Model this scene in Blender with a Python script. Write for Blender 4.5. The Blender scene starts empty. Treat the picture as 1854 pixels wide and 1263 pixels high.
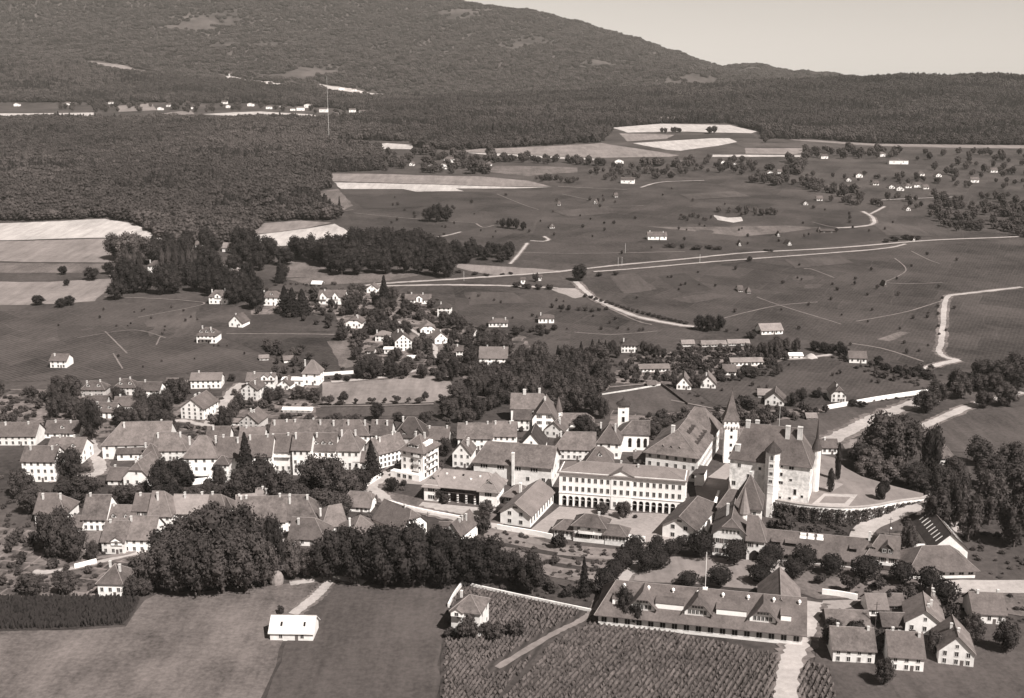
import bpy, bmesh, math, random
import numpy as np
from mathutils import Vector, Matrix
R = math.radians
random.seed(7)
scene = bpy.context.scene
col = scene.collection

# ------------------------------------------------------------------ camera, sky, sun, exposure
CAM_H, PITCH, FOC, PW, PH = 175.0, R(13.5), 2000.0, 1854.0, 1263.0
cam_data = bpy.data.cameras.new('camera')
cam = bpy.data.objects.new('camera', cam_data); col.objects.link(cam)
cam.location = (0, 0, CAM_H); cam.rotation_euler = (R(90) - PITCH, 0, 0)
cam_data.sensor_width = 36.0; cam_data.lens = 36.0 * FOC / PW
cam_data.clip_start = 1.0; cam_data.clip_end = 60000.0
scene.camera = cam
SUN_EL, SUN_AZ = R(49), R(41)          # azimuth measured from behind the camera towards its right-hand side
world = bpy.data.worlds.new('World'); scene.world = world; world.use_nodes = True
nt = world.node_tree; nt.nodes.clear()
sk = nt.nodes.new('ShaderNodeTexSky'); sk.sky_type = 'NISHITA'; sk.sun_disc = False
sk.sun_elevation = SUN_EL; sk.sun_rotation = math.pi - SUN_AZ; sk.air_density = 1.0; sk.dust_density = 0.15
bwn = nt.nodes.new('ShaderNodeRGBToBW')                      # black-and-white plate: no hue in the sky
tn = nt.nodes.new('ShaderNodeMix'); tn.data_type = 'RGBA'; tn.blend_type = 'MULTIPLY'; tn.inputs[0].default_value = 1
tn.inputs[7].default_value = (1.06, 0.98, 0.90, 1)
bg = nt.nodes.new('ShaderNodeBackground'); bg.inputs[1].default_value = 0.051
wo = nt.nodes.new('ShaderNodeOutputWorld')
nt.links.new(sk.outputs[0], bwn.inputs[0]); nt.links.new(bwn.outputs[0], tn.inputs[6])
nt.links.new(tn.outputs[2], bg.inputs[0]); nt.links.new(bg.outputs[0], wo.inputs[0])
sun_data = bpy.data.lights.new('sun', 'SUN'); sun_data.energy = 5.0; sun_data.angle = R(0.6); sun_data.color = (1.0, 0.965, 0.91)
sun = bpy.data.objects.new('sun', sun_data); col.objects.link(sun)
sdir = Vector((math.sin(SUN_AZ) * math.cos(SUN_EL), -math.cos(SUN_AZ) * math.cos(SUN_EL), math.sin(SUN_EL)))
sun.rotation_euler = sdir.to_track_quat('Z', 'Y').to_euler()
vs = scene.view_settings
vs.view_transform = 'Standard'; vs.look = 'None'; vs.exposure = 0.82; vs.gamma = 1.0; vs.use_curve_mapping = False
scene.cycles.max_bounces = 4; scene.cycles.diffuse_bounces = 2; scene.cycles.volume_bounces = 0
scene.cycles.transparent_max_bounces = 4

# ------------------------------------------------------------------ terrain: one height for each place, rolling foothills behind a flat town
CP, SP = math.cos(PITCH), math.sin(PITCH)
def slope_of(py):
    dy = (PH / 2 - py) / FOC
    return (dy * CP - SP) / (CP + dy * SP)
COLX = [-300, 0, 150, 300, 450, 600, 750, 950, 1150, 1230, 1290, 1345, 1400, 1600, 1854, 2200]
# heights of the far country, given as the height at which each rise stands against the view
TAB = [(1950, [264] * 16),
       (2300, [231, 231, 231, 231, 231, 231, 231, 233, 233, 234, 235, 235, 236, 238, 238, 238]),
       (2750, [199, 199, 199, 200, 202, 204, 200, 202, 205, 206, 206, 207, 207, 207, 205, 205]),
       (3100, [172, 172, 172, 174, 178, 184, 186, 185, 183, 180, 177, 174, 172, 168, 165, 165]),
       (3500, [105, 112, 120, 139, 151, 168, 178, 174, 164, 160, 156, 153, 150, 142, 141, 141]),
       (3900, [112, 118, 126, 146, 158, 176, 186, 182, 176, 173, 171, 168, 166, 160, 158, 158]),
       (5000, [40, 50, 58, 70, 80, 92, 100, 108, 122, 130, 142, 144, 146, 156, 160, 162]),
       (6500, [-150, -120, -100, -75, -50, -25, -5, 22, 68, 102, 127, 123, 131, 156, 160, 162]),
       (9000, [-60, -30, -20, 0, 20, 40, 60, 80, 100, 120, 135, 138, 140, 158, 162, 164])]
YS = np.array([t[0] for t in TAB], float)
US = np.array([(c - PW / 2) / FOC for c in COLX])
def base_z(Y):
    t = np.maximum(Y - 590.0, 0.0)
    return 0.05 * (np.sqrt(t * t + 40.0 ** 2) - 40.0)
ZT = np.array([[CAM_H + y * slope_of(p) for p in row] for y, row in TAB])
ZT[0] = base_z(np.array([1950.0]))[0]
def _cr(p0, p1, p2, p3, t):
    return 0.5 * (2 * p1 + (p2 - p0) * t + (2 * p0 - 5 * p1 + 4 * p2 - p3) * t * t + (3 * p1 - p0 - 3 * p2 + p3) * t ** 3)
def T(X, Y):
    X = np.asarray(X, float); Y = np.asarray(Y, float)
    near = base_z(Y) + np.clip((Y - 700) / 400, 0, 1) * (1.6 * np.sin(X / 95 + 1) * np.sin(Y / 120) + 1.0 * np.sin(X / 41 + Y / 63)) * np.clip((1950 - Y) / 300, 0, 1)
    u = np.clip(X / np.maximum(Y, 1), US[0], US[-1] - 1e-6); Yc = np.clip(Y, YS[0], YS[-1] - 1e-3)
    i = np.clip(np.searchsorted(YS, Yc, side='right') - 1, 0, len(YS) - 2); j = np.clip(np.searchsorted(US, u, side='right') - 1, 0, len(US) - 2)
    ty = (Yc - YS[i]) / (YS[i + 1] - YS[i]); tu = (u - US[j]) / (US[j + 1] - US[j])
    tys = ty * ty * (3 - 2 * ty) * 0.5 + ty * 0.5
    def row(k):
        k = np.clip(k, 0, len(YS) - 1); n = len(US) - 1
        return _cr(ZT[k, np.clip(j - 1, 0, n)], ZT[k, j], ZT[k, j + 1], ZT[k, np.clip(j + 2, 0, n)], tu)
    far = row(i) * (1 - tys) + row(i + 1) * tys
    rough = np.clip((Y - 3600) / 1200, 0, 1) * (9 * np.sin(X / 310 + Y / 420) + 9 * np.sin(X / 140 - Y / 170) + 7 * np.sin(X / 61 + Y / 57) + 5 * np.sin(X / 37 - Y / 31))
    return np.where(Y < 1950, near, far + rough)
def ray(px, py):
    return Vector(((px - PW / 2) / FOC, CP + (PH / 2 - py) / FOC * SP, -SP + (PH / 2 - py) / FOC * CP))
_YM = np.concatenate([np.arange(120, 1500, 1.0), np.arange(1500, 9000, 4.0)])
def G(px, py, z=None):
    """the spot of ground seen at a place of the picture; z: on a level at that height instead"""
    d = ray(px, py)
    if z is not None:
        t = (z - CAM_H) / d.z
        return Vector((d.x * t, d.y * t, z))
    X = d.x / d.y * _YM; Z = CAM_H + d.z / d.y * _YM
    g = T(X, _YM) - Z
    k = int(np.argmax(g > 0))
    if g[k] <= 0: k = len(_YM) - 1
    if k > 0:
        f = g[k - 1] / (g[k - 1] - g[k]) if g[k] != g[k - 1] else 0
        yy = _YM[k - 1] + f * (_YM[k] - _YM[k - 1])
    else: yy = _YM[0]
    x = d.x / d.y * yy
    return Vector((x, yy, float(T(x, yy))))
def S(p):
    """picture units per metre at a point"""
    return FOC / (p.y * CP + (CAM_H - p.z) * SP)
def CT(p):
    return math.cos(math.atan2(CAM_H - p.z, p.y))

# ------------------------------------------------------------------ materials (greys with the warm tone of the print)
def tone(v):
    k = min(1, max(0, (v - .08) / .4))
    return (v * (1.18 - .13 * k), v, v * (.96 + .02 * k), 1)
MATS = {}
def mat(name, v, var=0.25, scale=0.6, big=0.05, bump=0.0, rough=0.95, rnd=0.0, stripe=None, stripe_amt=0.5, bump_scale=None, spot=0.0, streak=None, plots=None):
    m = bpy.data.materials.new(name); m.use_nodes = True; n = m.node_tree; N = n.nodes; L = n.links
    b = N['Principled BSDF']; b.inputs['Roughness'].default_value = rough; b.inputs['Specular IOR Level'].default_value = 0.15
    tc = N.new('ShaderNodeTexCoord'); src = tc.outputs['Object']
    def noise(sc, det, ro=0.6):
        t = N.new('ShaderNodeTexNoise'); t.inputs['Scale'].default_value = sc; t.inputs['Detail'].default_value = det; t.inputs['Roughness'].default_value = ro
        L.new(src, t.inputs['Vector']); return t.outputs['Fac']
    def mth(op, a, c):
        q = N.new('ShaderNodeMath'); q.operation = op
        for k, s in enumerate((a, c)):
            if isinstance(s, (int, float)): q.inputs[k].default_value = s
            else: L.new(s, q.inputs[k])
        return q.outputs[0]
    def mapped(ang, sx, sy):
        mp = N.new('ShaderNodeMapping'); mp.inputs['Rotation'].default_value = (0, 0, R(ang)); mp.inputs['Scale'].default_value = (sx, sy, 1); L.new(tc.outputs['Object'], mp.inputs['Vector']); return mp.outputs[0]
    f1 = noise(scale, 5, 0.7); f2 = noise(big, 3)
    f = mth('ADD', mth('MULTIPLY', mth('SUBTRACT', f1, 0.5), 4.0 * var), mth('MULTIPLY', mth('SUBTRACT', f2, 0.5), 4.0 * var))
    if streak:
        src = mapped(streak, 1, .12); f = mth('ADD', f, mth('MULTIPLY', mth('SUBTRACT', noise(.16, 5, .68), .5), 1.1)); src = tc.outputs['Object']
    if plots:
        ang, lx, ly, amt = plots
        nz = N.new('ShaderNodeTexNoise'); nz.inputs['Scale'].default_value = .012; nz.inputs['Detail'].default_value = 2; L.new(tc.outputs['Object'], nz.inputs['Vector'])
        vm = N.new('ShaderNodeVectorMath'); vm.operation = 'MULTIPLY_ADD'; vm.inputs[1].default_value = (24, 24, 0); L.new(nz.outputs['Color'], vm.inputs[0]); L.new(mapped(ang, 1, 1), vm.inputs[2])
        br = N.new('ShaderNodeTexBrick'); br.inputs['Color1'].default_value = (0, 0, 0, 1); br.inputs['Color2'].default_value = (1, 1, 1, 1); br.inputs['Mortar'].default_value = (1.25, 1.25, 1.25, 1)
        br.inputs['Scale'].default_value = 1; br.inputs['Mortar Size'].default_value = .55; br.inputs['Mortar Smooth'].default_value = .6; br.inputs['Brick Width'].default_value = lx; br.inputs['Row Height'].default_value = ly; br.squash = .6; br.squash_frequency = 3; br.offset = .37
        L.new(vm.outputs[0], br.inputs['Vector']); bw = N.new('ShaderNodeRGBToBW'); L.new(br.outputs['Color'], bw.inputs[0]); f = mth('ADD', f, mth('MULTIPLY', mth('SUBTRACT', bw.outputs[0], .5), amt))
    if rnd:
        oi = N.new('ShaderNodeObjectInfo')
        f = mth('ADD', f, mth('MULTIPLY', mth('SUBTRACT', oi.outputs['Random'], 0.5), 2 * rnd))
    if spot:
        vo = N.new('ShaderNodeTexVoronoi'); vo.inputs['Scale'].default_value = scale * 0.5; L.new(src, vo.inputs['Vector'])
        f = mth('SUBTRACT', f, mth('MULTIPLY', mth('LESS_THAN', vo.outputs['Distance'], 0.22), spot))
    wv = None
    if stripe:
        ang, pitch = stripe
        mp = N.new('ShaderNodeMapping'); mp.inputs['Rotation'].default_value = (0, 0, R(ang)); L.new(src, mp.inputs['Vector'])
        w = N.new('ShaderNodeTexWave'); w.inputs['Scale'].default_value = 2 * math.pi / 20.0 / pitch; w.inputs['Distortion'].default_value = 1.2; w.inputs['Detail'].default_value = 2
        w.inputs['Detail Scale'].default_value = 2.0
        L.new(mp.outputs[0], w.inputs['Vector']); wv = w.outputs['Fac']
        f = mth('ADD', f, mth('MULTIPLY', mth('SUBTRACT', wv, 0.5), stripe_amt))
    f = mth('MAXIMUM', mth('ADD', f, 1.0), 0.25)
    mx = N.new('ShaderNodeMix'); mx.data_type = 'RGBA'; mx.blend_type = 'MULTIPLY'; mx.inputs[0].default_value = 1
    mx.inputs[6].default_value = tone(v); L.new(f, mx.inputs[7]); L.new(mx.outputs[2], b.inputs['Base Color'])
    if bump:
        bp = N.new('ShaderNodeBump'); bp.inputs['Strength'].default_value = 0.6; bp.inputs['Distance'].default_value = bump
        L.new(noise(bump_scale, 4, 0.7) if bump_scale else f1, bp.inputs['Height']); L.new(bp.outputs[0], b.inputs['Normal'])
    MATS[name] = m; return m
mat('earth', .044, .45, .3, .02, bump=.5, plots=(25, 44, 70, .3))
mat('meadow', .056, .34, .5, .02, bump=.3, streak=65)
mat('grass_pale', .092, .42, .6, .04, bump=.3, streak=70)
mat('stubble', 0.32, .16, .2, .02, streak=60)
mat('hay_field', 0.15, .20, .25, .03, bump=.2, streak=75)
mat('crop_dark', 0.035, .25, .35, .03, bump=.5)
mat('vine_a', 0.045, .22, .3, .02, bump=.6, stripe=(20, 2.6), stripe_amt=.5, plots=(20, 30, 70, .3))
mat('vine_b', .046, .36, .4, .025, bump=.6, stripe=(-52, 2.6), stripe_amt=.38, plots=(-52, 46, 34, .4))
mat('vine_c', .039, .42, .35, .02, bump=.8, plots=(28, 52, 34, .38), stripe=(28, 2.4), stripe_amt=.22)
mat('road_dust', .29, .22, .45, .05)
mat('path_dust', .14, .3, .45, .05)
mat('sheet_old', .55, .2, .5, .15, rough=.7)
mat('gravel', 0.22, .2, .6, .05)
mat('garden_soil', 0.12, .45, .35, .06, bump=.4)
mat('garden_mix', .085, .75, .22, .07, bump=.3, plots=(12, 14, 9, .9))
mat('plaster', 0.8, .12, .45, .12, rnd=.08)
mat('plaster_cream', 0.66, .15, .5, .12, rnd=.1)
mat('plaster_grey', .40, .25, .5, .15, rnd=.12)
mat('verge', .105, .5, .4, .05)
mat('stone', .66, .34, .6, .15, bump=.05)
mat('chimney_stone', .5, .25, .8, .3)
mat('stone_pale', 0.64, .22, .6, .2)
mat('timber', 0.06, .3, .8, .2)
mat('roof', .082, .34, 1.3, .18, bump=.08, rnd=.22)
mat('roof_old', .104, .38, 1.0, .2, bump=.1, rnd=.2)
mat('roof_dark', 0.045, .3, 1.2, .2, bump=.08, rnd=.15)
mat('roof_pale', .17, .22, .9, .2, rnd=.15)
mat('roof_slate', 0.125, .25, 1.3, .15, bump=.05, rnd=.1)
mat('sheet_white', 0.8, .1, .4, .1, rough=.6)
mat('ridge', .2, .2, .8, .3)
mat('glass', .018, .2, 1, .5, rough=.25)
mat('frame', 0.5, .15, 1, .3)
mat('shutter', 0.1, .25, 1, .3)
mat('bark', .07, .3, 2, .5)
mat('leaf', .037, 0.42, 16, 4.5, rnd=.3)
mat('leaf_pale', .062, 0.4, 16, 4.5, rnd=.25)
mat('leaf_dark', .02, 0.42, 16, 4.5, rnd=.25)
mat('leaf_wood', .056, .3, 12, 4, rnd=.22)
mat('leaf_wood_dark', .04, .3, 12, 4, rnd=.2)
mat('needle', .015, 0.4, 18, 5, rnd=.2)
mat('ivy', 0.04, .5, .5, .12)
mat('vine_leaf', .08, .4, .5, .12)
mat('iron', .05, .2, 1, .3, rough=.6)
mat('straw', 0.18, .35, .8, .3, bump=.1)
mat('forest_far', 0.05, .5, .03, .004, bump=7.0, bump_scale=.022)

# ------------------------------------------------------------------ mesh helpers
def new_obj(name, me, m, parent=None, loc=None, rz=0.0, link=True):
    o = bpy.data.objects.new(name, me)
    for mm in ([m] if isinstance(m, str) else m):
        if len(me.materials) < (1 if isinstance(m, str) else len(m)): me.materials.append(MATS[mm])
    col.objects.link(o)
    if parent: o.parent = parent
    if loc is not None: o.location = loc
    if rz: o.rotation_euler = (0, 0, rz)
    return o
def thing(name, label, cat, loc, group=None):
    o = bpy.data.objects.new(name, None); col.objects.link(o); o.location = loc; o.empty_display_size = 2
    o['label'] = label; o['category'] = cat
    if group: o['group'] = group
    return o
def struct(name, me, m):
    o = new_obj(name, me, m); o['kind'] = 'structure'; return o
class MB:
    def __init__(s): s.v = []; s.f = []; s.mi = []
    def add(s, vs, fs, mi=0):
        n = len(s.v); s.v += [tuple(q) for q in vs]; s.f += [[n + i for i in f] for f in fs]; s.mi += [mi] * len(fs); return s
    def box(s, x0, y0, z0, x1, y1, z1, mi=0):
        return s.add([(x0, y0, z0), (x1, y0, z0), (x1, y1, z0), (x0, y1, z0), (x0, y0, z1), (x1, y0, z1), (x1, y1, z1), (x0, y1, z1)],
                     [(0, 3, 2, 1), (4, 5, 6, 7), (0, 1, 5, 4), (1, 2, 6, 5), (2, 3, 7, 6), (3, 0, 4, 7)], mi)
    def prism(s, cx, cy, r0, r1, z0, z1, n=8, mi=0, a0=None):
        a0 = math.pi / n if a0 is None else a0
        A = [(math.cos(a0 + 2 * math.pi * k / n), math.sin(a0 + 2 * math.pi * k / n)) for k in range(n)]
        vs = [(cx + r0 * a, cy + r0 * b, z0) for a, b in A] + [(cx + max(r1, .01) * a, cy + max(r1, .01) * b, z1) for a, b in A]
        return s.add(vs, [(k, (k + 1) % n, n + (k + 1) % n, n + k) for k in range(n)] + [tuple(range(n - 1, -1, -1)), tuple(range(n, 2 * n))], mi)
    def slab(s, polys, t, mi=0):
        key = {}; vs = []; fs = []
        for p in polys:
            f = []
            for q in p:
                k = tuple(round(c, 3) for c in q)
                if k not in key: key[k] = len(vs); vs.append(k)
                if not f or f[-1] != key[k]: f.append(key[k])
            if len(f) > 1 and f[0] == f[-1]: f.pop()
            if len(f) > 2: fs.append(f)
        n = len(vs); ed = {}
        for f in fs:
            for a, b in zip(f, f[1:] + f[:1]): ed[(a, b)] = 1
        side = [(b, a, n + a, n + b) for (a, b) in ed if (b, a) not in ed]
        return s.add(vs + [(x, y, z - t) for x, y, z in vs], fs + [[n + i for i in reversed(f)] for f in fs] + side, mi)
    def tube(s, p, q, r, n=5, mi=0):
        p, q = Vector(p), Vector(q); d = (q - p).normalized(); u = d.orthogonal().normalized(); w = d.cross(u)
        c = [u * math.cos(2 * math.pi * k / n) * r + w * math.sin(2 * math.pi * k / n) * r for k in range(n)]
        return s.add([p + x for x in c] + [q + x for x in c], [(k, (k + 1) % n, n + (k + 1) % n, n + k) for k in range(n)] + [tuple(range(n - 1, -1, -1)), tuple(range(n, 2 * n))], mi)
    def mesh(s, name='m'):
        me = bpy.data.meshes.new(name); me.from_pydata(s.v, [], s.f); me.polygons.foreach_set('material_index', s.mi); me.update(); return me

def drape(polys_px, off, cell=None, z=None):
    """a sheet of ground cut to an outline and laid on the terrain"""
    bm = bmesh.new()
    for pts in polys_px:
        w0 = [G(x, y, z) for x, y in pts]; w = []; rj = random.Random(len(pts) * 31 + int(pts[0][0]))
        for a_, b_ in zip(w0, w0[1:] + w0[:1]):
            nn = 1 if z is not None else max(1, min(12, int((b_ - a_).length / 9)))
            for q in range(nn): w.append(a_.lerp(b_, q / nn) + (Vector((rj.uniform(-.9, .9), rj.uniform(-.9, .9), 0)) if q else Vector()))
        vs = [bm.verts.new((p.x, p.y, 0)) for p in w]
        try: bm.faces.new(vs)
        except ValueError: continue
    bmesh.ops.triangulate(bm, faces=bm.faces[:])
    xs = [v.co.x for v in bm.verts]; ys = [v.co.y for v in bm.verts]
    if z is None:
        for ax, lo, hi in ((0, min(xs), max(xs)), (1, min(ys), max(ys))):
            st = cell or max(8.0, min(40.0, (hi - lo) / 14))
            k = math.ceil((lo + .01) / st)
            while k * st < hi:
                co = [0, 0, 0]; no = [0, 0, 0]; co[ax] = k * st; no[ax] = 1
                bmesh.ops.bisect_plane(bm, geom=bm.verts[:] + bm.edges[:] + bm.faces[:], plane_co=co, plane_no=no); k += 1
    for v in bm.verts: v.co.z = (float(T(v.co.x, v.co.y)) + off * (1 + max(0, v.co.y - 800) / 700) if z is None else z + off)
    bmesh.ops.recalc_face_normals(bm, faces=bm.faces[:])
    if bm.faces and sum(f.normal.z for f in bm.faces) < 0: bmesh.ops.reverse_faces(bm, faces=bm.faces[:])
    me = bpy.data.meshes.new('sheet'); bm.to_mesh(me); bm.free(); return me
def smooth(P, n=6):
    if len(P) < 3: 
        return [P[0].lerp(P[1], k / n) for k in range(n + 1)]
    out = []
    for i in range(len(P) - 1):
        a, b, c, d = P[max(i - 1, 0)], P[i], P[i + 1], P[min(i + 2, len(P) - 1)]
        for k in range(n): out.append(_cr(a, b, c, d, k / n))
    return out + [P[-1]]
def ribbon(pts_px, w, off, z=None, n=6):
    rj = random.Random(int(pts_px[0][0])); P = smooth([G(x, y, z) for x, y in pts_px], n if z is not None else 12); mb = MB(); vs = []
    for i, p in enumerate(P):
        d = (P[min(i + 1, len(P) - 1)] - P[max(i - 1, 0)]); d.z = 0; d.normalize(); s = Vector((-d.y, d.x, 0))
        for k in (-.5 * rj.uniform(.8, 1.22), 0, .5 * rj.uniform(.8, 1.22)):
            q = p + s * w * k; vs.append((q.x, q.y, (float(T(q.x, q.y)) + off * (1 + max(0, q.y - 800) / 700) if z is None else z + off)))
    mb.add(vs, [(3 * i + k, 3 * i + k + 1, 3 * i + k + 4, 3 * i + k + 3) for i in range(len(P) - 1) for k in (0, 1)])
    me = mb.mesh(); 
    if sum(p.normal.z for p in me.polygons) < 0: me.flip_normals()
    return me

# ------------------------------------------------------------------ the ground
def ground():
    ys = [60.0]
    while ys[-1] < 9000: ys.append(ys[-1] + max(8.0, ys[-1] * .012 if ys[-1] < 3400 else ys[-1] * .006))
    us = np.linspace(-.85, .85, 171); Y, U = np.meshgrid(np.array(ys), us, indexing='ij'); X = U * np.maximum(Y, 200); Z = T(X, Y)
    nv, nu = Y.shape; vs = np.stack([X, Y, Z], -1).reshape(-1, 3)
    fs = [(i * nu + j, i * nu + j + 1, (i + 1) * nu + j + 1, (i + 1) * nu + j) for i in range(nv - 1) for j in range(nu - 1)]
    me = bpy.data.meshes.new('terrain'); me.from_pydata(vs.tolist(), [], fs)
    me.materials.append(MATS['earth']); me.materials.append(MATS['forest_far'])
    yc = np.array([ys[f // (nu - 1)] for f in range(len(fs))]); me.polygons.foreach_set('material_index', (yc > 3560).astype(int).tolist())
    me.polygons.foreach_set('use_smooth', [True] * len(fs)); me.update()
    o = bpy.data.objects.new('terrain', me); col.objects.link(o); o['kind'] = 'structure'
ground()

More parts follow.
